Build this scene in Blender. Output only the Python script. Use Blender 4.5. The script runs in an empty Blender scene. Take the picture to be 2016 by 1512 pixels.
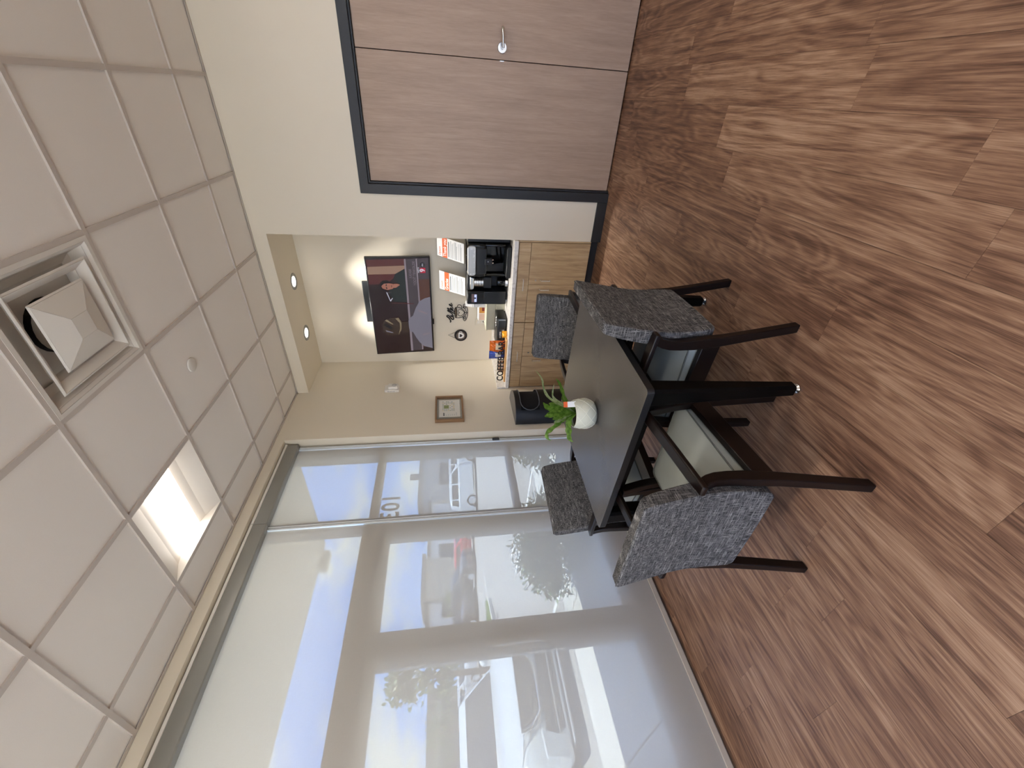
import bpy, math, random
from mathutils import Vector, Matrix
random.seed(7)
SC = bpy.context.scene
COL = SC.collection
PI = math.pi

# ------------------------------------------------------------------ camera, sky, sun, exposure
cam_d = bpy.data.cameras.new('camera')
cam = bpy.data.objects.new('camera', cam_d)
COL.objects.link(cam)
SC.camera = cam
yaw, pitch, roll = 0.61404, -0.15029, -0.02766
fw = Vector((-math.sin(yaw) * math.cos(pitch), math.cos(yaw) * math.cos(pitch), math.sin(pitch)))
rt0 = Vector((math.cos(yaw), math.sin(yaw), 0))
up0 = rt0.cross(fw)
rt = rt0 * math.cos(roll) + up0 * math.sin(roll)
up = -rt0 * math.sin(roll) + up0 * math.cos(roll)
cx_, cy_ = -up, rt                       # the photograph was taken with the phone on its side
m = Matrix((cx_, cy_, -fw)).transposed().to_4x4()
m.translation = Vector((2.728, -3.810, 1.441))
cam.matrix_world = m
cam_d.sensor_fit = 'HORIZONTAL'
cam_d.sensor_width = 36.0
cam_d.lens = 36.0 * 814.76 / 2016.0
cam_d.clip_start = 0.05
cam_d.clip_end = 400

SC.view_settings.view_transform = 'Standard'
SC.view_settings.look = 'None'
SC.view_settings.exposure = 2.27
SC.view_settings.gamma = 1.0
SC.view_settings.use_curve_mapping = False
cy = SC.cycles
cy.use_denoising = True
cy.use_adaptive_sampling = False
cy.max_bounces = 10
cy.diffuse_bounces = 6
cy.glossy_bounces = 4
cy.transmission_bounces = 6
cy.transparent_max_bounces = 24
cy.sample_clamp_indirect = 4.0
cy.caustics_reflective = False
cy.caustics_refractive = False

W = bpy.data.worlds.new('sky')
SC.world = W
W.use_nodes = True
nt = W.node_tree
nt.nodes.clear()
def wn(t, **k):
    n = nt.nodes.new(t)
    for a, b in k.items(): setattr(n, a, b)
    return n
wo = wn('ShaderNodeOutputWorld'); bg = wn('ShaderNodeBackground')
tc = wn('ShaderNodeTexCoord'); sx = wn('ShaderNodeSeparateXYZ')
gr = wn('ShaderNodeValToRGB')
gr.color_ramp.elements[0].position = 0.0; gr.color_ramp.elements[0].color = (0.22, 0.38, 0.80, 1)
gr.color_ramp.elements[1].position = 0.75; gr.color_ramp.elements[1].color = (0.15, 0.31, 0.82, 1)
cn = wn('ShaderNodeTexNoise'); cn.inputs['Scale'].default_value = 5.2; cn.inputs['Detail'].default_value = 9
cn.inputs['Roughness'].default_value = 0.58; cn.inputs['Distortion'].default_value = 0.35
mp = wn('ShaderNodeMapping'); mp.inputs['Scale'].default_value = (1.2, 1.2, 2.6); mp.inputs['Location'].default_value = (1.7, 0.4, 2.1)
cr = wn('ShaderNodeValToRGB')
cr.color_ramp.elements[0].position = 0.47; cr.color_ramp.elements[0].color = (0, 0, 0, 1)
cr.color_ramp.elements[1].position = 0.64; cr.color_ramp.elements[1].color = (1, 1, 1, 1)
mx = wn('ShaderNodeMixRGB'); mx.inputs[2].default_value = (0.56, 0.59, 0.62, 1)
L = nt.links.new
L(tc.outputs['Generated'], sx.inputs[0]); L(sx.outputs['Z'], gr.inputs[0])
L(tc.outputs['Generated'], mp.inputs[0]); L(mp.outputs[0], cn.inputs['Vector']); L(cn.outputs[0], cr.inputs[0])
L(cr.outputs[0], mx.inputs[0]); L(gr.outputs[0], mx.inputs[1]); L(mx.outputs[0], bg.inputs[0])
bg.inputs[1].default_value = 1.28
L(bg.outputs[0], wo.inputs[0])

sun_d = bpy.data.lights.new('sun', 'SUN'); sun_d.energy = 4.4; sun_d.angle = 0.009; sun_d.color = (1, 0.97, 0.93)
sun = bpy.data.objects.new('sun', sun_d); COL.objects.link(sun)
sd = Vector((0.06, -0.22, 1.0))           # towards the sun: nearly overhead
sun.rotation_euler = sd.to_track_quat('Z', 'Y').to_euler()
sun.location = (-6, -3, 12)

TROFFER = 1.7      # emission of the lens of the light beside the window (set low so the fixture does not blow out)
TROFFER_ADDED = 10.0   # emission of the added out-of-view lights that brighten the room
SPOT = 30.0        # watts of one alcove downlight

# ------------------------------------------------------------------ materials
def lin(h):
    h = h.lstrip('#')
    o = []
    for i in (0, 2, 4):
        c = int(h[i:i + 2], 16) / 255
        o.append(c / 12.92 if c <= 0.04045 else ((c + 0.055) / 1.055) ** 2.4)
    return (o[0], o[1], o[2], 1)

class NT:
    def __init__(s, name):
        s.m = bpy.data.materials.new(name); s.m.use_nodes = True
        s.t = s.m.node_tree; s.t.nodes.clear()
        s.out = s.n('ShaderNodeOutputMaterial')
    def n(s, t, ins=None, **k):
        x = s.t.nodes.new(t)
        for a, b in k.items(): setattr(x, a, b)
        for a, b in (ins or {}).items():
            if isinstance(b, bpy.types.NodeSocket): s.t.links.new(b, x.inputs[a])
            else: x.inputs[a].default_value = b
        return x
    def l(s, a, b): s.t.links.new(a, b)
    def ramp(s, fac, stops):
        r = s.n('ShaderNodeValToRGB', {0: fac}); e = r.color_ramp.elements
        while len(e) < len(stops): e.new(0.5)
        for i, (p, c) in enumerate(stops): e[i].position = p; e[i].color = lin(c) if isinstance(c, str) else (c, c, c, 1)
        return r.outputs[0]
    def math(s, op, a, b=0.0): return s.n('ShaderNodeMath', {0: a, 1: b}, operation=op).outputs[0]
    def mix(s, f, a, b, bt='MIX'): return s.n('ShaderNodeMixRGB', {0: f, 1: a, 2: b}, blend_type=bt).outputs[0]
    def obj(s, scale=(1, 1, 1), off=None):
        c = s.n('ShaderNodeTexCoord').outputs['Object']
        mpn = s.n('ShaderNodeMapping', {'Vector': c, 'Scale': scale})
        if off is not None: s.l(off, mpn.inputs['Location'])
        return mpn.outputs[0]
    def noise(s, vec, scale=1.0, detail=3, rough=0.5, dist=0.0):
        return s.n('ShaderNodeTexNoise', {'Vector': vec, 'Scale': scale, 'Detail': detail, 'Roughness': rough, 'Distortion': dist}).outputs[0]
    def bump(s, h, strength, dist=0.002): return s.n('ShaderNodeBump', {'Height': h, 'Strength': strength, 'Distance': dist}).outputs[0]
    def bsdf(s, col, rough=0.5, metal=0.0, spec=0.5, normal=None, **k):
        i = {'Base Color': col, 'Roughness': rough, 'Metallic': metal, 'Specular IOR Level': spec}
        i.update(k)
        if normal is not None: i['Normal'] = normal
        b = s.n('ShaderNodeBsdfPrincipled', i)
        s.l(b.outputs[0], s.out.inputs[0]); return b

def flat(name, h, rough=0.5, metal=0.0, spec=0.5, **k):
    t = NT(name); c = lin(h) if isinstance(h, str) else h
    v = t.noise(t.obj((6, 6, 6)), 1.0, 4)
    c2 = t.mix(0.06, c, v, 'OVERLAY')
    t.bsdf(c2, rough, metal, spec, **k); return t.m

def emit(name, h, s=1.0):
    t = NT(name); e = t.n('ShaderNodeEmission', {0: lin(h), 1: s}); t.l(e.outputs[0], t.out.inputs[0]); return t.m

def paint(name, h, rough=0.6, b=0.08):
    t = NT(name); v = t.obj((1, 1, 1))
    n1 = t.noise(v, 260, 2); n2 = t.noise(v, 1.3, 3)
    c = t.mix(0.05, lin(h), n2, 'OVERLAY')
    t.bsdf(c, rough, 0, 0.3, t.bump(n1, b, 0.0006)); return t.m

M = {}
M['wall'] = paint('wall_paint', '#dfd6c4')
M['tile'] = (lambda t: (t.bsdf(t.mix(0.10, lin('#e8e3dd'), t.noise(t.obj(), 240, 4, 0.7), 'OVERLAY'), 0.9, 0, 0.1, t.bump(t.noise(t.obj(), 300, 3, 0.7), 0.35, 0.001)), t.m)[1])(NT('ceiling_tile'))
M['tee'] = flat('white_tee_metal', '#c2b9b1', 0.5)
M['charcoal'] = flat('charcoal_paint', '#2c2c2d', 0.42, 0, 0.4)
M['black'] = flat('black_plastic', '#0f1012', 0.32)
M['gloss'] = flat('gloss_black', '#08090a', 0.12)
M['dkgrey'] = flat('dark_grey_plastic', '#25282a', 0.45)
M['binblack'] = flat('bin_black', '#0c0f14', 0.42)
M['white'] = flat('white_plastic', '#e2ded6', 0.4)
M['paper'] = flat('white_paper', '#ecebe8', 0.7, 0, 0.2)
M['chrome'] = flat('chrome', '#d6d6d4', 0.18, 1.0)
M['nickel'] = flat('satin_nickel', '#c3bfb8', 0.3, 1.0)
M['pull'] = flat('brushed_pull', '#eae6de', 0.38, 0.55)
M['alu'] = flat('anodised_aluminium', '#dde1e2', 0.35, 0.35)
M['cassette'] = flat('cassette_grey', '#8f8e88', 0.42, 0.1)
M['beigebox'] = flat('beige_carton', '#c4bfa6', 0.7)
M['orange'] = flat('orange_print', '#e0632b', 0.6)
M['greyink'] = flat('grey_ink', '#a3a6a6', 0.8)
M['darkink'] = flat('dark_ink', '#54575a', 0.8)
M['whiteink'] = flat('white_ink', '#fbeee6', 0.7)
M['orangeink'] = flat('orange_ink', '#d3703f', 0.7)
M['blacklet'] = flat('black_letter', '#120c0b', 0.5)
M['pine'] = flat('pale_wood', '#d0a169', 0.5)
M['oakframe'] = flat('oak_frame', '#8a6a4a', 0.45)
M['hull'] = flat('soil', '#2a2018', 0.95)
M['pot'] = flat('pot_glaze', '#cfcfbd', 0.5)
M['potline'] = flat('pot_line', '#e4e3d4', 0.5)

def wood(name, stops, sx_, axis, fine=180, rough=0.42, bumpv=0.05, rnd=True, streak=0.5, spec=0.4):
    t = NT(name)
    off = None
    if rnd:
        r = t.n('ShaderNodeObjectInfo').outputs['Random']
        off = t.n('ShaderNodeVectorMath', {0: t.n('ShaderNodeCombineXYZ', {0: r, 1: r, 2: r}).outputs[0], 1: (37, 53, 71)}, operation='MULTIPLY').outputs[0]
    sc = [sx_] * 3; sc[axis] = sx_ * 0.07
    v = t.obj(tuple(sc), off)
    big = t.noise(v, 1.0, 4, 0.6, 0.6)
    sc2 = [fine] * 3; sc2[axis] = fine * 0.035
    fi = t.noise(t.obj(tuple(sc2), off), 1.0, 3, 0.6)
    f = t.math('ADD', t.math('MULTIPLY', big, 1 - streak * 0.5), t.math('MULTIPLY', fi, streak * 0.5))
    c = t.ramp(f, stops)
    t.bsdf(c, rough, 0, spec, t.bump(fi, bumpv, 0.0008)); return t.m
M['closet'] = wood('closet_door_veneer', [(0.3, '#98816f'), (0.5, '#a8907d'), (0.7, '#b59e8a')], 26, 2, 320, 0.45, 0.03, True, 0.9)
M['cab'] = wood('cabinet_laminate', [(0.3, '#8c7455'), (0.47, '#b59a76'), (0.56, '#c0a680'), (0.72, '#cdb694')], 30, 2, 260, 0.5, 0.03, True, 0.7)
M['espresso'] = wood('espresso_wood', [(0.3, '#090504'), (0.5, '#110907'), (0.72, '#1d100b')], 18, 2, 300, 0.34, 0.06, True, 0.9, 0.34)
M['tableleg'] = wood('black_stained_wood', [(0.3, '#030303'), (0.6, '#070605'), (0.8, '#0c0a09')], 18, 2, 300, 0.45, 0.05, True, 0.9, 0.12)

def floor_mat():
    t = NT('floor_plank_wood')
    r = t.n('ShaderNodeObjectInfo').outputs['Random']
    off = t.n('ShaderNodeVectorMath', {0: t.n('ShaderNodeCombineXYZ', {0: r, 1: r, 2: r}).outputs[0], 1: (31, 57, 17)}, operation='MULTIPLY').outputs[0]
    low = t.noise(t.obj((5.5, 0.9, 1), off), 1.0, 2.0, 0.5, 0.35)
    ring = t.math('SINE', t.math('MULTIPLY', low, 95.0))
    ring = t.math('MULTIPLY', t.math('ADD', ring, 1.0), 0.5)
    mid = t.noise(t.obj((44, 1.4, 1), off), 1.0, 6, 0.68, 0.4)
    fine = t.noise(t.obj((330, 9, 1), off), 1.0, 3, 0.65)
    blot = t.noise(t.obj((5, 3.2, 1), off), 1.0, 3, 0.5, 0.4)
    f = t.math('ADD', t.math('MULTIPLY', ring, 0.06), t.math('MULTIPLY', mid, 0.46))
    f = t.math('ADD', f, t.math('MULTIPLY', fine, 0.30))
    f = t.math('ADD', f, t.math('MULTIPLY', blot, 0.18))
    f = t.math('ADD', f, t.math('MULTIPLY', t.math('SUBTRACT', r, 0.5), 0.07))
    c = t.ramp(f, [(0.36, '#4c3325'), (0.45, '#6d4e3c'), (0.52, '#86654e'), (0.60, '#9f7f66'), (0.70, '#b2937a')])
    t.bsdf(c, t.math('ADD', 0.36, t.math('MULTIPLY', fine, 0.16)), 0, 0.42, t.bump(t.math('ADD', fine, t.math('MULTIPLY', mid, 0.5)), 0.10, 0.0008))
    return t.m
M['plank'] = floor_mat()

def tweed(name, dark, light, stops=None):
    t = NT(name)
    a = t.noise(t.obj((400, 400, 22)), 1.0, 2, 0.6)
    b = t.noise(t.obj((22, 22, 400)), 1.0, 2, 0.6)
    bl = t.noise(t.obj((26, 26, 26)), 1.0, 2, 0.6)
    sp = t.noise(t.obj((700, 700, 700)), 1.0, 1, 0.5)
    mxv = t.math('MAXIMUM', a, b)
    f = t.math('ADD', t.math('MULTIPLY', mxv, 0.70), t.math('MULTIPLY', bl, 0.10))
    f = t.math('ADD', f, t.math('MULTIPLY', sp, 0.20))
    c = t.ramp(f, [(0.40, dark), (0.52, '#4d4c4c'), (0.60, '#7b7977'), (0.72, light)])
    t.bsdf(c, 0.95, 0, 0.1, t.bump(t.math('ADD', mxv, sp), 0.6, 0.002)); return t.m
M['tweed'] = tweed('grey_tweed_fabric', '#161617', '#b4b1ad')
M['vinyl'] = (lambda t: (t.bsdf(t.mix(0.08, lin('#979a92'), t.noise(t.obj(), 9, 3), 'OVERLAY'), 0.42, 0, 0.4, t.bump(t.noise(t.obj(), 420, 3, 0.6), 0.12, 0.0006)), t.m)[1])(NT('grey_vinyl'))
M['piping'] = flat('vinyl_piping', '#5d605b', 0.5)
M['tabletop'] = (lambda t: (t.bsdf(t.mix(0.12, lin('#4c4946'), t.noise(t.obj(), 420, 2), 'OVERLAY'), 0.26, 0, 0.6, t.bump(t.noise(t.obj(), 500, 2), 0.06, 0.0004)), t.m)[1])(NT('tabletop_laminate'))
M['tabedge'] = flat('table_edge', '#151516', 0.45)

def granite():
    t = NT('light_granite'); v = t.obj()
    a = t.noise(v, 34, 6, 0.72, 0.3); b = t.noise(v, 170, 4, 0.7)
    f = t.math('ADD', t.math('MULTIPLY', a, 0.6), t.math('MULTIPLY', b, 0.4))
    t.bsdf(t.ramp(f, [(0.32, '#8f8b86'), (0.42, '#cfcac3'), (0.52, '#e6e2dc'), (0.7, '#f1eee9')]), 0.25, 0, 0.5); return t.m
M['granite'] = granite()

def glass(name, tint=(0.93, 0.97, 0.95, 1), gl=0.08, rough=0.02):
    t = NT(name)
    tr = t.n('ShaderNodeBsdfTransparent', {0: tint}); g = t.n('ShaderNodeBsdfGlossy', {0: (1, 1, 1, 1), 'Roughness': rough})
    fr = t.math('MULTIPLY', t.n('ShaderNodeFresnel', {0: 1.45}).outputs[0], t.math('SUBTRACT', 1.0, t.n('ShaderNodeNewGeometry').outputs['Backfacing']))
    mxn = t.n('ShaderNodeMixShader', {0: t.math('MULTIPLY', fr, gl * 10), 1: tr.outputs[0], 2: g.outputs[0]})
    t.l(mxn.outputs[0], t.out.inputs[0]); return t.m
M['glass'] = glass('window_glass', (0.90, 0.95, 0.94, 1), 0.05)
M['warmtint'] = glass('warm_tint_glass', (0.94, 0.94, 0.90, 1), 0.05)  # tint warms the daylight from the added rear window
M['acrylic'] = glass('clear_acrylic', (0.97, 0.97, 0.96, 1), 0.06)
M['smoked'] = glass('smoked_plastic', (0.25, 0.25, 0.26, 1), 0.09)

def shade_mat():
    t = NT('solar_screen_fabric')
    v = t.obj()
    wv = t.math('MAXIMUM', t.noise(t.obj((1, 30, 900)), 1.0, 2), t.noise(t.obj((1, 900, 30)), 1.0, 2))
    c = t.mix(0.16, lin('#cfcbc3'), wv, 'OVERLAY')
    df = t.n('ShaderNodeBsdfDiffuse', {0: c})
    tl = t.n('ShaderNodeBsdfTranslucent', {0: lin('#cfc8bc')})
    m1 = t.n('ShaderNodeMixShader', {0: 0.24, 1: df.outputs[0], 2: tl.outputs[0]})
    tr = t.n('ShaderNodeBsdfTransparent', {0: (1, 1, 1, 1)})
    m2 = t.n('ShaderNodeMixShader', {0: 0.335, 1: m1.outputs[0], 2: tr.outputs[0]})
    t.l(m2.outputs[0], t.out.inputs[0]); return t.m
M['shade'] = shade_mat()
M['hem'] = flat('hem_bar', '#b9b0a3', 0.5)

M['lens'] = emit('lamp_lens', '#fff5ea', TROFFER)
M['lens_added'] = emit('lamp_lens_added', '#fff8f0', TROFFER_ADDED)  # glow of the added ceiling lights
M['bulb'] = emit('downlight_bulb', '#fff8ee', 3)
M['troffer'] = flat('troffer_white', '#d8d3cb', 0.5)
M['voidshade'] = flat('void_shade', '#040405', 0.9)  # near-black stands in for shade inside duct, closet and bin

def leafmat(name, a, b):
    t = NT(name)
    f = t.noise(t.obj((60, 60, 60)), 1.0, 3)
    c = t.ramp(f, [(0.35, a), (0.65, b)])
    b1 = t.n('ShaderNodeBsdfPrincipled', {'Base Color': c, 'Roughness': 0.45})
    tl = t.n('ShaderNodeBsdfTranslucent', {0: c})
    mm = t.n('ShaderNodeMixShader', {0: 0.3, 1: b1.outputs[0], 2: tl.outputs[0]})
    t.l(mm.outputs[0], t.out.inputs[0]); return t.m
M['leaf'] = leafmat('plant_leaf', '#426a14', '#75983f')
M['leafpale'] = leafmat('plant_leaf_pale', '#7d9258', '#b6bf94')
M['bushleaf'] = leafmat('bush_leaf', '#33502a', '#6f8f4a')
M['bushyellow'] = leafmat('bush_leaf_yellow', '#71803a', '#b5b35a')
M['treeleaf'] = leafmat('tree_leaf', '#59623a', '#8a8d58')
M['bark'] = flat('bark', '#5a4a3c', 0.9)
M['grass'] = leafmat('grass_blade', '#5d8a2e', '#8fae4c')

M['asphalt'] = (lambda t: (t.bsdf(t.ramp(t.noise(t.obj(), 60, 5, 0.7), [(0.35, '#9b9894'), (0.65, '#b3b0ab')]), 0.9, 0, 0.2), t.m)[1])(NT('pale_asphalt'))
M['concrete'] = (lambda t: (t.bsdf(t.ramp(t.noise(t.obj(), 40, 5, 0.7), [(0.35, '#c6c3ba'), (0.65, '#d9d6ce')]), 0.9, 0, 0.2), t.m)[1])(NT('sidewalk_concrete'))
M['lotline'] = flat('lot_paint', '#efeee8', 0.8)
M['stucco'] = paint('canopy_stucco', '#d8cdb8', 0.9, 0.3)
M['extwhite'] = paint('building_white', '#e3e2de', 0.9, 0.2)
M['exttan'] = paint('building_tan', '#b9ad9a', 0.9, 0.2)
M['extgrey'] = paint('building_grey', '#a9a8a4', 0.9, 0.2)
M['extdark'] = flat('parapet_dark', '#7b7266', 0.8)
M['extglass'] = flat('dark_shopfront_glass', '#3a4248', 0.15)
M['vinylnum'] = flat('grey_vinyl_number', '#6b675f', 0.6)
M['storefront'] = flat('storefront_aluminium', '#a09f9b', 0.5, 0.1)
def carpaint(n, h): return flat(n, h, 0.25, 0.0, 0.6, **{'Coat Weight': 0.6})
M['carwhite'] = carpaint('car_white', '#d3d8da')
M['carred'] = carpaint('car_red', '#c8192a')
M['cardark'] = carpaint('car_dark', '#3b3a3c')
M['carbrown'] = carpaint('car_brown', '#4a403a')
M['carsilver'] = carpaint('car_silver', '#b9bcbf')
M['carglass'] = flat('car_glass', '#20282c', 0.08)
M['tyre'] = flat('tyre', '#151515', 0.9)
M['headlamp'] = flat('headlamp_glass', '#d9dfe2', 0.1, 0.5)

# ------------------------------------------------------------------ mesh helpers
BASE = {}
class MB:
    def __init__(s): s.v = []; s.f = []; s.mi = []
    def add(s, vs, fs, m=0, T=None):
        o = len(s.v)
        for p in vs:
            p = Vector(p)
            if T is not None: p = T @ p
            s.v.append(p)
        for f in fs: s.f.append([i + o for i in f]); s.mi.append(m)
        return s
    def box(s, x0, x1, y0, y1, z0, z1, m=0, T=None):
        if x0 > x1: x0, x1 = x1, x0
        if y0 > y1: y0, y1 = y1, y0
        if z0 > z1: z0, z1 = z1, z0
        vs = [(x0, y0, z0), (x1, y0, z0), (x1, y1, z0), (x0, y1, z0), (x0, y0, z1), (x1, y0, z1), (x1, y1, z1), (x0, y1, z1)]
        return s.add(vs, [(0, 3, 2, 1), (4, 5, 6, 7), (0, 1, 5, 4), (1, 2, 6, 5), (2, 3, 7, 6), (3, 0, 4, 7)], m, T)
    def hexa(s, lo, hi, m=0, T=None):      # two matching quads
        return s.add(list(lo) + list(hi), [(0, 3, 2, 1), (4, 5, 6, 7), (0, 1, 5, 4), (1, 2, 6, 5), (2, 3, 7, 6), (3, 0, 4, 7)], m, T)
    def prism(s, poly, ax, a, b, m=0, T=None):   # polygon in the two other axes, extruded along ax
        def mk(p, t):
            q = [p[0], p[1]]; q.insert(ax, t); return q
        n = len(poly)
        vs = [mk(p, a) for p in poly] + [mk(p, b) for p in poly]
        fs = [list(range(n))[::-1], list(range(n, 2 * n))] + [(i, (i + 1) % n, n + (i + 1) % n, n + i) for i in range(n)]
        return s.add(vs, fs, m, T)
    def face(s, pts, m=0, T=None): return s.add(pts, [list(range(len(pts)))], m, T)
    def cyl(s, p0, p1, r0, r1=None, n=20, m=0, T=None):
        r1 = r0 if r1 is None else r1
        p0, p1 = Vector(p0), Vector(p1); d = (p1 - p0).normalized()
        a = d.orthogonal().normalized(); b = d.cross(a)
        vs = []
        for p, r in ((p0, r0), (p1, r1)):
            for i in range(n):
                t = 2 * PI * i / n; vs.append(p + a * (r * math.cos(t)) + b * (r * math.sin(t)))
        fs = [list(range(n))[::-1], list(range(n, 2 * n))] + [(i, (i + 1) % n, n + (i + 1) % n, n + i) for i in range(n)]
        return s.add(vs, fs, m, T)
    def tube(s, pts, r, n=8, closed=False, m=0, T=None):
        pts = [Vector(p) for p in pts]; k = len(pts); vs = []; fs = []
        prev = None
        for i, p in enumerate(pts):
            if closed: d = pts[(i + 1) % k] - pts[i - 1]
            else: d = pts[min(i + 1, k - 1)] - pts[max(i - 1, 0)]
            d.normalize()
            if prev is None: a = d.orthogonal().normalized()
            else:
                a = prev - d * prev.dot(d)
                a = a.normalized() if a.length > 1e-6 else d.orthogonal().normalized()
            prev = a; b = d.cross(a)
            rr = r[i] if isinstance(r, (list, tuple)) else r
            for j in range(n):
                t = 2 * PI * j / n; vs.append(p + a * (rr * math.cos(t)) + b * (rr * math.sin(t)))
        for i in range(k if closed else k - 1):
            for j in range(n):
                i2 = (i + 1) % k
                fs.append((i * n + j, i * n + (j + 1) % n, i2 * n + (j + 1) % n, i2 * n + j))
        if not closed: fs += [list(range(n))[::-1], list(range((k - 1) * n, k * n))]
        return s.add(vs, fs, m, T)
    def lathe(s, prof, c=(0, 0, 0), n=32, m=0, T=None, a0=0, a1=2 * PI):
        full = abs(a1 - a0 - 2 * PI) < 1e-6
        k = n if full else n + 1; vs = []; fs = []
        for r, z in prof:
            for i in range(k):
                t = a0 + (a1 - a0) * i / n; vs.append((c[0] + r * math.cos(t), c[1] + r * math.sin(t), c[2] + z))
        for j in range(len(prof) - 1):
            for i in range(n):
                i2 = (i + 1) % k
                fs.append((j * k + i, j * k + i2, (j + 1) * k + i2, (j + 1) * k + i))
        return s.add(vs, fs, m, T)
    def sphere(s, c, r, n=16, m=0, T=None, sc=(1, 1, 1)):
        c = Vector(c); prof = [(max(1e-4, r * math.sin(PI * i / (n // 2))), -r * math.cos(PI * i / (n // 2))) for i in range(n // 2 + 1)]
        o = MB().lathe(prof, (0, 0, 0), n)
        return s.add([Vector((p[0] * sc[0], p[1] * sc[1], p[2] * sc[2])) + c for p in o.v], o.f, m, T)
    def build(s, name, mats, parent=None, world=True, smooth=False, bevel=0, seg=2, ang=35):
        b = BASE.get(parent.name, Vector((0, 0, 0))) if (parent is not None and world) else Vector((0, 0, 0))
        me = bpy.data.meshes.new(name)
        me.from_pydata([tuple(p - b) for p in s.v], [], s.f)
        if not isinstance(mats, (list, tuple)): mats = [mats]
        for x in mats: me.materials.append(x)
        if len(mats) > 1: me.polygons.foreach_set('material_index', s.mi)
        if smooth:
            me.polygons.foreach_set('use_smooth', [True] * len(me.polygons))
            try: me.set_sharp_from_angle(angle=math.radians(40))
            except Exception: pass
        me.update()
        o = bpy.data.objects.new(name, me); COL.objects.link(o)
        if parent is not None: o.parent = parent; BASE[o.name] = b
        if bevel:
            md = o.modifiers.new('bevel', 'BEVEL'); md.width = bevel; md.segments = seg; md.limit_method = 'ANGLE'; md.angle_limit = math.radians(ang)
            md.harden_normals = False
            if not smooth and seg > 1:
                me.polygons.foreach_set('use_smooth', [True] * len(me.polygons))
                try: me.set_sharp_from_angle(angle=math.radians(50))
                except Exception: pass
        return o

def thing(name, label, cat, loc=(0, 0, 0), rz=0.0, group=None):
    o = bpy.data.objects.new(name, None); COL.objects.link(o)
    o.empty_display_size = 0.05
    o.location = loc; o.rotation_euler = (0, 0, rz)
    BASE[o.name] = Vector(loc)
    o['label'] = label; o['category'] = cat
    if group: o['group'] = group
    return o
def tag(o, label, cat, group=None):
    o['label'] = label; o['category'] = cat
    if group: o['group'] = group
    return o
def struct(o, label=None):
    o['kind'] = 'structure'
    if label: o['label'] = label
    return o
def sroot(name, label, loc=(0, 0, 0)):
    o = bpy.data.objects.new(name, None); COL.objects.link(o); o.location = loc; BASE[o.name] = Vector(loc)
    o.empty_display_size = 0.05
    o['kind'] = 'structure'; o['label'] = label; return o
def stuff(o): o['kind'] = 'stuff'; return o
def dup(root):
    r = root.copy(); COL.objects.link(r); BASE[r.name] = Vector(r.location)
    for ch in list(root.children):
        c = ch.copy(); COL.objects.link(c); c.parent = r
        for g in list(ch.children):
            d = g.copy(); COL.objects.link(d); d.parent = c
    return r

def text(s, size, thick=0.0, align='CENTER', bold=0.0, sx=1.0):
    cu = bpy.data.curves.new('t', 'FONT'); cu.body = s; cu.size = size; cu.extrude = thick; cu.offset = bold
    cu.align_x = align; cu.align_y = 'CENTER'; cu.resolution_u = 3
    o = bpy.data.objects.new('t', cu); COL.objects.link(o)
    bpy.context.view_layer.update()
    dg = bpy.context.evaluated_depsgraph_get()
    me = bpy.data.meshes.new_from_object(o.evaluated_get(dg))
    mb = MB(); mb.add([(v.co.x * sx, v.co.y, v.co.z) for v in me.vertices], [list(p.vertices) for p in me.polygons])
    bpy.data.objects.remove(o); bpy.data.curves.remove(cu); bpy.data.meshes.remove(me)
    return mb
def place(mb, src, T, m=0): mb.add(src.v, src.f, m, T); return mb
def frame(origin, right, upv):
    r = Vector(right).normalized(); u = Vector(upv).normalized(); n = r.cross(u)
    T = Matrix((r, u, n)).transposed().to_4x4(); T.translation = Vector(origin); return T
def smoothline(pts, k=4):
    pts = [Vector(p) for p in pts]; out = []
    for i in range(len(pts) - 1):
        p0 = pts[max(i - 1, 0)]; p1 = pts[i]; p2 = pts[i + 1]; p3 = pts[min(i + 2, len(pts) - 1)]
        for j in range(k):
            t = j / k
            out.append(0.5 * ((2 * p1) + (p2 - p0) * t + (2 * p0 - 5 * p1 + 4 * p2 - p3) * t * t + (3 * p1 - p0 - 3 * p2 + p3) * t ** 3))
    out.append(pts[-1]); return out
def rrect(x0, x1, z0, z1, r, n=5):
    out = []
    for cx, cz, a in ((x1 - r, z1 - r, 0), (x0 + r, z1 - r, 90), (x0 + r, z0 + r, 180), (x1 - r, z0 + r, 270)):
        for i in range(n + 1):
            t = math.radians(a + 90 * i / n); out.append((cx + r * math.cos(t), cz + r * math.sin(t)))
    return out

# ------------------------------------------------------------------ room shell
H = 3.032
XR, YF = 5.6, -6.6
def sbox(name, label, *a, mat='wall', parent=None):
    o = MB().box(*a).build(name, M[mat], parent)
    return struct(o, label) if parent is None else o

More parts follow.
